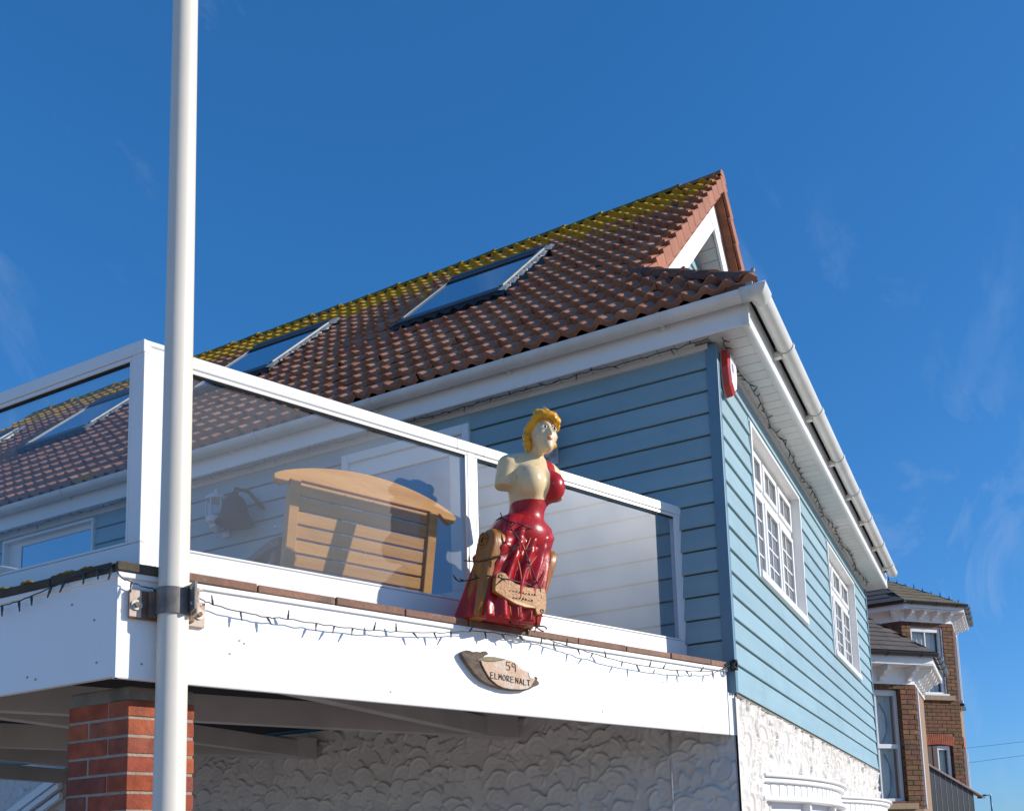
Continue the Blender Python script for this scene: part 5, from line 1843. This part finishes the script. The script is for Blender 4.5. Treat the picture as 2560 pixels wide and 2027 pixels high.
for k in range(4):
    MB().box(1.735, 2.51, BF-0.25-k*0.095, BF-0.165-k*0.095, 0.50, 0.525, F).build('seat_slat', 'wood_bench', bn, bevel=0.003)
for s0 in (1.680, 2.516):
    prof = [(0, 0.735), (-0.12, 0.745), (-0.30, 0.74), (-0.46, 0.73), (-0.52, 0.71), (-0.525, 0.675), (-0.49, 0.662), (-0.30, 0.695), (-0.12, 0.698), (0, 0.685)]
    MB().prism([(f_, z_) for f_, z_ in prof], s0-0.012, s0+0.067, lambda f_, z_, s_: F(s_, BF-0.075+f_, z_)).build('arm', 'wood_dark', bn, bevel=0.004)
    MB().box(s0, s0+0.055, BF-0.52, BF-0.46, 0.15, 0.662, F).build('leg', 'wood_dark', bn, bevel=0.004)
    MB().prism([(-0.10, 0.685), (-0.16, 0.692), (-0.34, 0.16), (-0.28, 0.16)], s0+0.008, s0+0.047, lambda f_, z_, s_: F(s_, BF-0.06+f_, z_)).build('brace', 'wood_dark', bn, bevel=0.003)

# ================================================================ WALL LANTERNS, BELL, ALARM
def lantern(y_, label, dz=0.0):
    X_ = -0.14
    t_ = thing('wall_lantern', label, 'lantern', (X_, y_, 1.76), group='wall lanterns on the shaded wall')
    fr_ = lambda x1, y1, z1: (X_+x1, y_+y1, z1+dz)
    MB().lathe([(0.085, 2.040), (0.088, 2.048), (0.080, 2.066), (0.056, 2.090), (0.028, 2.100), (0.018, 2.106), (0.018, 2.116), (0.012, 2.122), (0.014, 2.132), (0.006, 2.142), (0.001, 2.146)], 18, fr_).build('cap', 'lantern_white', t_, smooth='auto')
    MB().lathe([(0.001, 1.765), (0.018, 1.770), (0.028, 1.785), (0.048, 1.800), (0.052, 1.825), (0.078, 1.845), (0.084, 1.880), (0.080, 1.890)], 18, fr_).build('cup', 'lantern_white', t_, smooth='auto')
    for k in range(6):
        a_ = 2*math.pi*k/6+0.2
        MB().tube([fr_(0.078*math.cos(a_), 0.078*math.sin(a_), 1.888), fr_(0.078*math.cos(a_), 0.078*math.sin(a_), 2.042)], 0.006, 6).build('bar', 'lantern_white', t_)
    for k in range(6):
        a_, b_ = 2*math.pi*k/6+0.2, 2*math.pi*(k+1)/6+0.2
        MB().add([fr_(0.074*math.cos(a_), 0.074*math.sin(a_), 1.889), fr_(0.074*math.cos(b_), 0.074*math.sin(b_), 1.889), fr_(0.074*math.cos(b_), 0.074*math.sin(b_), 2.041), fr_(0.074*math.cos(a_), 0.074*math.sin(a_), 2.041)], [(0, 1, 2, 3)]).build('pane', 'window_glass', t_)
    MB().tube([(X_, y_, 1.80+dz), (X_+0.05, y_, 1.79+dz), (-0.03, y_, 1.83+dz)], 0.012, 8).build('arm', 'lantern_white', t_, smooth=True)
    MB().box(-0.036, -0.024, y_-0.04, y_+0.04, 1.76+dz, 1.90+dz).build('wall_plate', 'lantern_white', t_, bevel=0.004)
    return t_
lantern(4.18, 'white wall lantern left of the black bell, seen through the glass')
lantern(1.165, 'grey white wall lantern on the blue wall, just behind the head of the figurehead', -0.035)
bl_ = thing('brass_bell', 'dark ship bell on a bracket between lantern and bench', 'bell', (-0.17, 3.96, 1.79))
fr_ = lambda x1, y1, z1: (-0.17+x1, 3.95+y1, z1)
MB().lathe([(0.150, 1.790), (0.152, 1.800), (0.130, 1.830), (0.112, 1.870), (0.098, 1.930), (0.085, 1.980), (0.062, 2.010), (0.03, 2.022), (0.028, 2.05), (0.001, 2.055)], 20, fr_).build('bell_body', 'bell_iron', bl_, smooth='auto')
MB().tube([(-0.17, 3.95, 2.05), (-0.17, 3.94, 2.085), (-0.10, 3.87, 2.065), (-0.03, 3.78, 1.93)], 0.016, 8).build('bracket', 'bell_iron', bl_, smooth=True)
MB().tube([fr_(0, 0, 1.90), fr_(0, 0, 1.775)], 0.008, 6).build('clapper', 'bell_iron', bl_)

al = thing('alarm_box', 'red burglar alarm box with white front on the corner under the eaves', 'alarm', (0.12, -0.04, 2.0))
def alp(x_, y_, z_):
    return Vector((0.125+x_, -0.028-y_, 2.125+z_))
hexo = [(-0.085, 0.145), (0.085, 0.145), (0.10, 0.02), (0.07, -0.10), (0.0, -0.15), (-0.07, -0.10), (-0.10, 0.02)]
MB().prism(hexo, 0.0, 0.012, lambda x_, z_, y_: alp(x_, y_, z_)).build('base', 'alarm_base', al, bevel=0.003)
mb = MB()
k = len(hexo)
lv = [(1.0, 0.0125), (0.96, 0.05), (0.80, 0.062)]
for sc_, d_ in lv:
    for x_, z_ in hexo:
        mb.v.append(tuple(alp(x_*sc_, d_, z_*sc_)))
for j in range(2):
    for i in range(k):
        mb.f.append((j*k+i, j*k+(i+1) % k, (j+1)*k+(i+1) % k, (j+1)*k+i))
mb.f.append(tuple(2*k+i for i in range(k)))
mb.build('cover', 'alarm_red', al, bevel=0.004)
MB().prism([(x_*0.76, z_*0.76) for x_, z_ in hexo], 0.0621, 0.0665, lambda x_, z_, y_: alp(x_, y_, z_)).build('front_panel', 'alarm_white', al, bevel=0.002)
MB().prism([(-0.028+0.028*0+0.024*math.cos(t_), 0.03+0.036*math.sin(t_)) for t_ in np.linspace(0, 6.0, 14)], 0.0666, 0.0672, lambda x_, z_, y_: alp(x_, y_, z_)).build('emblem', 'alarm_logo', al)

# cream garden chair, top just visible behind the left balustrade
ch = thing('cream_chair', 'cream garden chair back just showing over the left bottom rail', 'chair', (-1.5, 4.7, 0.148))
MB().tube(catmull([(-1.52, 4.46, 1.06), (-1.5, 4.52, 1.105), (-1.5, 4.7, 1.165), (-1.5, 4.9, 1.215), (-1.5, 5.2, 1.24), (-1.5, 5.4, 1.15), (-1.5, 5.42, 0.6), (-1.5, 5.42, 0.15)], 6), 0.024, 10).build('back_frame', 'cream_plastic', ch, smooth=True)
MB().tube(catmull([(-1.5, 4.66, 1.09), (-1.5, 4.84, 1.135), (-1.5, 5.1, 1.16), (-1.5, 5.3, 1.1)], 6), 0.016, 10).build('back_slat', 'cream_plastic', ch, smooth=True)
MB().tube([(-1.52, 4.46, 1.06), (-1.52, 4.46, 0.6), (-1.52, 4.46, 0.15)], 0.022, 10).build('leg', 'cream_plastic', ch, smooth=True)
MB().box(-1.5, -1.0, 4.46, 5.42, 0.56, 0.60).build('seat', 'cream_plastic', ch, bevel=0.01)
for y_ in (4.48, 5.40):
    MB().tube([(-1.02, y_, 0.56), (-1.0, y_, 0.15)], 0.02, 8).build('leg', 'cream_plastic', ch)

# ================================================================ BRICK HOUSES DOWN THE STREET
ub = unit_brick()
def brick_set(mname):
    me = ub.copy()
    me.materials.append(M[mname])
    return me
BRK = {k_: brick_set(k_) for k_ in ('brick_brown', 'brick_rust', 'brick_arch')}
U45 = Vector((1, -1, 0)).normalized()        # along the canted faces, towards the street
O45 = Vector((-1, -1, 0)).normalized()       # their outward side
def lay(parent, org, ud, od, u0, u1, z0, z1, holes, me, off=0, thick=0.06, ch=0.075, bl=0.225, jt=0.011):
    """Courses of single bricks on a wall face, cut around holes (u0, u1, z0, z1)."""
    X_ = ud.normalized()
    Y_ = od.normalized()
    rowi = off
    z = z1
    while z > z0+0.02:
        zb = max(z-ch+jt, z0)
        zc = (z+zb)/2
        spans = [(u0, u1)]
        for (a, b, c, d) in holes:
            if zc < c or zc > d:
                continue
            ns = []
            for p, q in spans:
                if b <= p or a >= q:
                    ns.append((p, q))
                else:
                    if a-p > 0.015:
                        ns.append((p, a))
                    if q-b > 0.015:
                        ns.append((b, q))
            spans = ns
        for p, q in spans:
            u_ = p-(bl/2 if rowi % 2 else 0.0)
            first = True
            while u_ < q-0.012:
                a, b = max(u_, p), min(u_+bl-jt, q)
                if b-a > 0.012:
                    c_ = org+X_*((a+b)/2)+Y_*(random.uniform(-0.002, 0.003)-thick/2+0.004)+Vector((0, 0, zc))
                    mw = Matrix.Translation(c_) @ Matrix(((X_.x, Y_.x, 0), (X_.y, Y_.y, 0), (0, 0, 1))).to_4x4() @ Matrix.Diagonal((b-a, thick, z-zb, 1))
                    inst(me if not isinstance(me, (list, tuple)) else me[1] if random.random() < 0.3 else me[0], 'brick', mw, parent)
                u_ += bl
        z -= ch
        rowi += 1
def P_(org, ud, od):
    return lambda u_, o_, z_: org+ud*u_+od*o_+Vector((0, 0, z_))
def sash_window(parent, fr, u0, u1, z0, z1, depth=0.10, rail=None, bars=1, curtain=True, glass='window_glass'):
    T = 0.055
    y = -depth
    win = MB().box(u0, u1, y-0.05, y, z1-T*1.5, z1, fr).box(u0, u0+T, y-0.05, y, z0+T, z1-T*1.5, fr).box(u1-T, u1, y-0.05, y, z0+T, z1-T*1.5, fr).box(u0, u1, y-0.05, y+0.01, z0, z0+T, fr).build('window', 'white_pvc', parent, bevel=0.004)
    if rail:
        MB().box(u0+T, u1-T, y-0.03, y+0.012, rail-0.032, rail+0.032, fr).build('meeting_rail', 'white_pvc', win, bevel=0.003)
    for k in range(1, bars+1):
        um = u0+T+(u1-u0-2*T)*k/(bars+1)
        MB().box(um-0.012, um+0.012, y-0.028, y-0.008, z0+T, z1-T*1.5, fr).build('glazing_bar', 'white_pvc', win)
    MB().box(u0+T, u1-T, y-0.036, y-0.030, z0+T, z1-T*1.5, fr).build('pane', glass, win)
    if curtain:
        mb = MB()
        n_ = 40
        for k in range(n_):
            a = u0+T+(u1-u0-2*T)*k/n_
            b = u0+T+(u1-u0-2*T)*(k+1)/n_
            oa = y-0.12-0.018*math.sin(k*0.9)
            ob = y-0.12-0.018*math.sin((k+1)*0.9)
            mb.add([fr(a, oa, z0), fr(b, ob, z0), fr(b, ob, z1), fr(a, oa, z1)], [(0, 1, 2, 3)])
        mb.build('curtain', 'curtain', win, smooth=True)
    return win
def corbel(parent, fr, u_, ztop, depth, h_, w_=0.07):
    """Scrolled white eaves bracket."""
    prof = [(0.0, 0.0), (depth, 0.0), (depth, -0.05), (depth*0.92, -0.08), (depth*0.70, -0.085), (depth*0.62, -0.12), (depth*0.62, -h_*0.55), (depth*0.45, -h_*0.66), (depth*0.28, -h_*0.7), (depth*0.24, -h_*0.9), (0.0, -h_)]
    MB().prism(prof, u_-w_/2, u_+w_/2, lambda o_, z_, u2: fr(u2, o_, ztop+z_)).build('bracket', 'white_paint', parent, bevel=0.006)

# ---- near bay
nb = thing('brick_bay_house', 'brown brick bay with sash window and scrolled white brackets next to the blue house', 'house', (9.5, 0.5, GZ))
B0 = Vector((9.2, -0.266, 0))
fn = P_(B0, U45, O45)
WL = 1.30
MB().prism([(-WL, 0.0), (0.0, 0.0)] and [(B0-U45*WL).to_2d(), B0.to_2d(), (B0+Vector((1.6, 0, 0))).to_2d(), (B0+Vector((1.6+0.92, 0.92, 0))).to_2d(), (B0+Vector((2.5, 3.0, 0))).to_2d(), (B0+Vector((-0.92, 3.0, 0))).to_2d()], GZ, -0.36, lambda a, b, z_: (a, b, z_)).build('bay_base', 'mortar_tan', nb)
HN = (-1.10, -0.262, -0.285, 1.42)
core = MB().box(-0.262, -0.012, -0.10, -0.012, -0.36, 1.47, fn).box(-WL, -1.10, -0.10, -0.012, -0.36, 1.47, fn).box(-1.10, -0.262, -0.10, -0.012, 1.42, 1.47, fn).box(-1.10, -0.262, -0.10, -0.012, -0.36, -0.285, fn)
core.build('mortar', 'mortar_tan', nb)
lay(nb, B0, U45, O45, -WL, -0.002, -0.36, 1.47, [HN], [BRK['brick_brown'], BRK['brick_rust']])
MB().box(-0.262, -0.245, -0.16, -0.062, -0.285, 1.42, fn).build('reveal', 'brick_rust', nb)
MB().box(-1.02, -0.264, -0.30, -0.29, -0.3, 1.4, fn).build('room', 'interior', nb)
nw = sash_window(nb, fn, -1.02, -0.264, -0.262, 1.40, 0.085, rail=0.56, bars=1)
MB().box(-0.30, -0.266, -0.11, -0.088, -0.262, 1.40, fn).build('box_frame', 'white_pvc', nw)
# looped curtain tie-backs seen through the pane
for s_ in (0, 1):
    pts = [fn(-0.50+0.11*math.sin(t_), -0.195, 0.60+0.62*t_/3.14) for t_ in np.linspace(0, 3.14, 16)] if s_ == 0 else [fn(-0.48+0.10*math.sin(t_), -0.195, -0.22+0.68*t_/3.14) for t_ in np.linspace(0, 3.14, 16)]
    MB().tube(pts, 0.014, 6).build('curtain_edge', 'lead', nw, smooth=True)
MB().box(-1.15, -0.13, -0.12, 0.05, -0.372, -0.287, fn).build('sill', 'sill_stone', nb, bevel=0.006)
# front face, seen along its length
ff = P_(B0, Vector((1, 0, 0)), Vector((0, -1, 0)))
MB().box(0.0, 1.6, -0.10, -0.012, -0.36, 1.47, ff).build('mortar', 'mortar_tan', nb)
lay(nb, B0, Vector((1, 0, 0)), Vector((0, -1, 0)), 0.012, 0.42, -0.36, 1.47, [], [BRK['brick_rust'], BRK['brick_brown']], off=1)
MB().box(0.16, 0.22, 0.0025, 0.03, -0.30, 1.40, ff).box(0.30, 0.36, 0.0025, 0.022, -0.36, 1.47, ff).build('window_edge', 'white_pvc', nb)
# eaves
EO = 0.30
def eaves(parent, fr_c, fr_f, org, ul, zb, zf0, zf1, eo, cu, fl, ext=0.0):
    """Frieze, soffit, fascia and gutter along the cant (u from ul to 0) and the front (0..fl)."""
    k_ = math.tan(R(22.5))*eo
    MB().box(ul, 0.012, -0.02, 0.014, zb, zb+0.03, fr_c).build('string_course', 'white_paint', parent, bevel=0.004)
    MB().box(ul, 0.006, -0.02, 0.008, zb+0.0305, zf0-0.001, fr_c).build('frieze', 'white_paint', parent)
    MB().box(0.0, fl, -0.02, 0.014, zb, zb+0.03, fr_f).build('string_course', 'white_paint', parent, bevel=0.004)
    MB().box(0.0, fl, -0.02, 0.008, zb+0.0305, zf0-0.001, fr_f).build('frieze', 'white_paint', parent)
    c0 = fr_c(ul, 0, 0)
    c1_ = fr_c(0, 0, 0)
    e0 = fr_c(ul, eo, 0)
    e1 = fr_c(k_, eo, 0)
    e2 = fr_f(fl, eo, 0)
    c2 = fr_f(fl, 0, 0)
    MB().prism([c0.to_2d(), e0.to_2d(), e1.to_2d(), e2.to_2d(), c2.to_2d(), c1_.to_2d()], zf0, zf0+0.015, lambda a, b, z_: (a, b, z_)).build('soffit', 'white_paint', parent)
    MB().box(ul-ext, k_, eo-0.02, eo, zf0-0.012, zf1, fr_c).build('fascia', 'white_paint', parent, bevel=0.004)
    MB().box(-k_*0.0-k_, fl, eo-0.02, eo, zf0-0.012, zf1, fr_f).build('fascia', 'white_paint', parent, bevel=0.004)
    for u_ in cu:
        corbel(parent, fr_c, u_, zf0-0.001, eo*0.86, zf0-zb-0.02)
    for j in range(5):
        corbel(parent, fr_f, 0.10+j*0.28, zf0-0.001, eo*0.86, zf0-zb-0.02)
    gr = 0.055
    g0, g1, g2 = fr_c(ul-ext*1.25, eo+gr, zf1+0.035), fr_c(k_+gr*0.4, eo+gr, zf1+0.035), fr_f(fl, eo+gr, zf1+0.035)
    def hr(p0, p1, nm='gutter'):
        d = (p1-p0).normalized()
        s_ = Vector((d.y, -d.x, 0))
        return half_round(lambda a, z_, l_: p0+d*l_+s_*a+Vector((0, 0, z_)), 0, (p1-p0).length, r_=gr).build(nm, 'black_gutter', parent, smooth='auto')
    ga = hr(g0, g1)
    gb_ = hr(g1, g2)
    d = (g1-g0).normalized()
    for fct in (0.12, 0.5, 0.84):
        q = g0.lerp(g1, fct)
        s_ = Vector((d.y, -d.x, 0))
        half_round(lambda a, z_, l_: q+d*l_+s_*a+Vector((0, 0, z_)), -0.012, 0.012, r_=gr*1.12).build('gutter_bracket', 'black_gutter', ga)
    for fct in (0.12, 0.35, 0.6):
        q = g1.lerp(g2, fct)
        d2 = (g2-g1).normalized()
        s2 = Vector((d2.y, -d2.x, 0))
        half_round(lambda a, z_, l_: q+d2*l_+s2*a+Vector((0, 0, z_)), -0.03, 0.03, r_=gr*1.12).build('gutter_bracket', 'black_gutter', gb_)
    return e0, e1, e2
e0, e1, e2 = eaves(nb, fn, ff, B0, -1.6, 1.472, 1.72, 1.84, EO, (-1.10, -0.62, -0.12), 1.6)
# hipped slate roof of the bay
def slate_plane(parent, lo0, lo1, hi0, hi1, m, rows_, name='slate', up_=0.012, wid=0.22, cap=None):
    """Courses of single slates on a sloping quad (lo0-lo1 eaves, hi0-hi1 top)."""
    lo0, lo1, hi0, hi1 = [Vector(q) for q in (lo0, lo1, hi0, hi1)]
    nrm = (lo1-lo0).cross(hi0-lo0)
    if nrm.length < 1e-6:
        nrm = (lo1-lo0).cross(hi1-lo0)
    nrm.normalize()
    if nrm.z < 0:
        nrm = -nrm
    MB().add([lo0-nrm*0.01, lo1-nrm*0.01, hi1-nrm*0.01, hi0-nrm*0.01], [(0, 1, 2, 3)]).build('roof', 'under_tile', parent)
    rp = parent
    for r_ in range(rows_):
        f0, f1 = r_/rows_, min(1.0, (r_+1.12)/rows_)
        a0, b0 = lo0.lerp(hi0, f0), lo1.lerp(hi1, f0)
        a1, b1 = lo0.lerp(hi0, f1), lo1.lerp(hi1, f1)
        ln = (b0-a0).length
        n_ = max(1, int(ln/wid+0.5))
        for k in range(n_):
            s0 = (k-0.5*(r_ % 2))/n_
            s1 = s0+1.0/n_
            s0, s1 = max(0, s0)+0.004/n_, min(1, s1)-0.004/n_
            if s1-s0 < 0.02/n_:
                continue
            h0 = up_+random.uniform(0, 0.004)
            p = [a0.lerp(b0, s0)+nrm*h0, a0.lerp(b0, s1)+nrm*h0, a1.lerp(b1, s1)+nrm*0.002, a1.lerp(b1, s0)+nrm*0.002, a0.lerp(b0, s0)-nrm*0.002, a0.lerp(b0, s1)-nrm*0.002]
            MB().add(p, [(0, 1, 2, 3), (4, 5, 1, 0)]).build(name, m, rp)
zr = 1.90
E0_, E1_, E2_ = [Vector((q.x, q.y, zr)) for q in (fn(-1.6, EO+0.03, 0), fn(0.14, EO+0.03, 0), ff(1.5, EO+0.03, 0))]
A0 = Vector((9.45, 0.40, 2.68))
A1 = Vector((10.8, 0.40, 2.68))
slate_plane(nb, E0_, E1_, Vector((8.75, 0.95, 2.68)), A0, 'slate', 8)
slate_plane(nb, E1_, E2_, A0, A1, 'slate', 8)
MB().box(7.7, 12.5, 0.96, 3.4, GZ, 2.60).build('house_wall', 'brick_rust', nb)

# ---- turreted house beyond
tw = thing('turret_house', 'tall brown brick turret house with bracketed eaves, furthest house at the right', 'house', (15, 1, GZ))
T1 = Vector((14.5, -0.615, 0))
ft = P_(T1, U45, O45)
ffr = P_(T1, Vector((1, 0, 0)), Vector((0, -1, 0)))
T0 = T1-U45*1.232
fl_ = P_(Vector((T0.x, T0.y, 0)), Vector((0, 1, 0)), Vector((-1, 0, 0)))
W1 = (-1.02, -0.25, 2.04, 3.40)
W2 = (-0.92, -0.235, 0.12, 1.10)
core = MB()
for (a, b, c, d) in ((-1.232, -1.02, -2.6, 3.5), (-0.235, -0.012, -2.6, 3.5), (-1.02, -0.235, 3.40, 3.5), (-1.02, -0.235, 1.10, 2.04), (-0.25, -0.235, 2.04, 3.40), (-1.02, -0.92, 0.12, 1.10), (-1.02, -0.235, -2.6, 0.12)):
    core.box(a, b, -0.10, -0.012, c, d, ft)
core.box(0.0, 1.8, -0.10, -0.012, -2.6, 3.5, ffr).box(0.0, 6.0, -0.10, -0.012, -2.6, 3.5, fl_)
core.build('mortar', 'mortar_tan', tw)
MB().prism([(T0+Vector((0.25, 0.1, 0))).to_2d(), (T1+Vector((0.1, 0.25, 0))).to_2d(), (T1+Vector((1.7, 0.25, 0))).to_2d(), (T1+Vector((1.7, 3.0, 0))).to_2d(), (T0+Vector((0.25, 3.0, 0))).to_2d()], GZ, 3.5, lambda a, b, z_: (a, b, z_)).build('inner_core', 'interior', tw)
lay(tw, T1, U45, O45, -1.23, -0.002, 1.30, 3.5, [W1, (-1.02, -0.14, 1.92, 2.04)], [BRK['brick_brown'], BRK['brick_rust']])
lay(tw, T1, U45, O45, -1.23, -0.002, -0.25, 1.30, [(-0.92, -0.235, 0.12, 1.10), (-0.96, -0.18, 1.05, 1.275)], [BRK['brick_brown'], BRK['brick_rust']], off=1)
lay(tw, T0, Vector((0, 1, 0)), Vector((-1, 0, 0)), 0.0, 0.7, 2.9, 3.5, [], BRK['brick_rust'])
lay(tw, T1, Vector((1, 0, 0)), Vector((0, -1, 0)), 0.012, 0.24, -0.25, 3.5, [], BRK['brick_rust'], off=1)
# front windows seen edge-on
for (z0, z1) in ((1.93, 3.40), (-0.6, 1.02)):
    fwn = MB().box(0.30, 0.90, 0.0, 0.07, z0, z0+0.07, ffr).build('front_window', 'white_pvc', tw, bevel=0.005)
    for u0 in (0.30, 0.80):
        MB().box(u0, u0+0.08, 0.0, 0.05, z0+0.071, z1, ffr).build('jamb', 'white_pvc', fwn, bevel=0.005)
MB().box(0.22, 0.95, 0.0, 0.09, 1.87, 1.928, ffr).build('front_sill', 'black_gutter', tw)
sash_window(tw, ft, -1.02, -0.285, 2.06, 3.40, 0.035, bars=1, curtain=True)
MB().box(-0.285, -0.25, -0.09, -0.005, 2.04, 3.40, ft).build('reveal', 'lead', tw)
MB().box(-1.06, -0.12, -0.06, 0.06, 1.94, 2.038, ft).build('sill', 'sill_stone', tw, bevel=0.006)
MB().box(-1.04, -0.23, -0.05, 0.035, 2.0385, 2.075, ft).build('sill', 'white_pvc', tw, bevel=0.004)
w2_ = sash_window(tw, ft, -0.60, -0.27, 0.12, 1.06, 0.05, bars=0, curtain=True)
MB().box(-0.92, -0.60, -0.08, -0.02, 0.0, 1.10, ft).build('shutter', 'maroon_panel', tw)
for k in range(2):
    MB().box(-0.84+k*0.12, -0.832+k*0.12, -0.0195, -0.012, 0.0, 1.10, ft).build('shutter_joint', 'interior', tw)
# arch of red rubbed bricks
for k in range(17):
    u_ = -0.95+0.76*(k+0.5)/17
    lift = 0.045*(1-((u_+0.57)/0.38)**2)
    tilt = (u_+0.57)*0.35
    c_ = T1+U45*u_+O45*(-0.02)+Vector((0, 0, 1.135+lift))
    mw = Matrix.Translation(c_) @ Matrix(((U45.x, O45.x, 0), (U45.y, O45.y, 0), (0, 0, 1))).to_4x4() @ Matrix.Rotation(tilt, 4, 'Y') @ Matrix.Diagonal((0.036, 0.06, 0.20, 1))
    inst(BRK['brick_arch'], 'arch_brick', mw, tw)
MB().box(0.2, 0.95, 0.002, 0.02, 1.05, 1.25, ffr).build('front_arch', 'brick_arch', tw)
te0, te1, te2 = eaves(tw, ft, ffr, T1, -1.232, 3.502, 3.70, 3.79, 0.25, (-1.10, -0.80, -0.48, -0.16), 1.7, 0.104)
# left flank eaves
MB().box(-0.102, 6.0, 0.23, 0.25, 3.689, 3.789, fl_).build('fascia', 'white_paint', tw)
MB().box(0.0, 6.0, -0.02, 0.01, 3.502, 3.699, fl_).build('frieze', 'white_paint', tw)
MB().box(-0.05, 6.0, 0.0, 0.23, 3.70, 3.712, fl_).build('soffit', 'white_paint', tw)
corbel(tw, fl_, 0.12, 3.699, 0.21, 0.18)
corbel(tw, fl_, 0.62, 3.699, 0.21, 0.18)
half_round(lambda a, z_, l_: fl_(l_, 0.305+a, 3.825+z_), -0.12, 6.0, r_=0.055).build('gutter', 'black_gutter', tw, smooth='auto')
zt_ = 3.84
q0 = Vector((*fl_(6.0, 0.28, 0).to_2d(), zt_))
q1 = Vector((*ft(-1.232-0.11, 0.28, 0).to_2d(), zt_))
q2 = Vector((*ft(0.115, 0.28, 0).to_2d(), zt_))
q3 = Vector((*ffr(1.6, 0.28, 0).to_2d(), zt_))
AP = Vector((15.05, 1.05, 4.98))
slate_plane(tw, q0, q1, AP+Vector((0, 4.6, 0)), AP, 'slate', 8, wid=0.3)
slate_plane(tw, q1, q2, AP, AP+Vector((0.02, -0.01, 0)), 'slate_ochre', 9)
slate_plane(tw, q2, q3, AP+Vector((0.02, -0.01, 0)), AP+Vector((0.5, 0, 0)), 'slate_ochre', 9)
# little iron spikes along the hip
for k in range(10):
    q = q2.lerp(AP, 0.06+k*0.085)
    MB().tube([q, q+Vector((0, 0, 0.055+0.02*(k % 3)))], [0.014, 0.006], 5).build('hip_spike', 'black_gutter', tw)

# ---- dark stair balustrade in front of the turret
fe = thing('panelled_balustrade', 'dark panelled stair balustrade with sloping rail below the turret', 'balustrade', (14.0, -0.4, GZ))
FO = T1+O45*0.35
ffx = P_(FO, U45, O45)
def rz(u_):
    return 0.535-(u_+0.98)*0.50
MB().prism([(-1.30, rz(-1.30)-0.03), (0.0, rz(0.0)-0.03), (0.0, rz(0.0)+0.015), (-1.30, rz(-1.30)+0.015)], -0.05, 0.05, lambda u_, z_, o_: ffx(u_, o_, z_)).build('rail', 'fence_rail', fe, bevel=0.005)
for k in range(9):
    u0 = -1.30+k*0.125
    u1 = u0+0.118
    MB().prism([(u0, -1.0), (u1, -1.0), (u1, rz(u1)-0.032), (u0, rz(u0)-0.032)], -0.012, 0.012, lambda u_, z_, o_: ffx(u_, o_, z_)).build('panel', 'fence_black', fe)
    MB().box(u1, u1+0.007, -0.016, 0.016, -1.0, rz(u1)-0.034, ffx).build('batten', 'lead', fe)
MB().box(-0.02, 0.06, -0.06, 0.06, rz(0)-0.05, rz(0)-0.01, ffx).build('post_cap', 'fence_rail', fe)

# ---- street lamp and overhead wires
lp = thing('street_lamp', 'small distant teal street lamp post at the lower right', 'lamp', (54.3, -0.05, GZ))
MB().tube([(54.3, -0.07, GZ), (54.3, -0.055, 1.2), (54.3, -0.037, 2.2)], [0.07, 0.05, 0.04], 10).build('post', 'lamp_teal', lp, smooth=True)
MB().lathe([(0.001, -0.05), (0.05, -0.04), (0.07, 0.0), (0.05, 0.05), (0.001, 0.06)], 10, lambda x_, y_, z_: (54.3+x_, -0.03+y_, 2.2+z_)).build('joint', 'white_pvc', lp, smooth=True)
MB().tube([(54.3, -0.03, 2.19), (54.3, 0.14, 2.19)], 0.025, 8).build('arm', 'lamp_teal', lp)
MB().prism([(0.13, 2.16), (0.40, 2.15), (0.42, 2.18), (0.34, 2.25), (0.24, 2.26), (0.13, 2.21)], 54.2, 54.4, lambda y_, z_, x_: (x_, y_, z_)).build('lamp_head', 'lamp_teal', lp, bevel=0.02)
for k, (za, zb, lab) in enumerate(((3.0, 3.068, 'upper of two thin overhead wires in the sky at the right'), (2.436, 2.549, 'lower of two thin overhead wires in the sky at the right'))):
    pts = []
    for i in range(21):
        y_ = 14-i*2.0
        base = za+(zb-za)*(-0.187-y_)/1.684
        pts.append((34.3, y_, base))
    tag(MB().tube(pts, 0.0075, 5).build('overhead_wire', 'flashing', None), lab, 'wire', 'overhead wires')
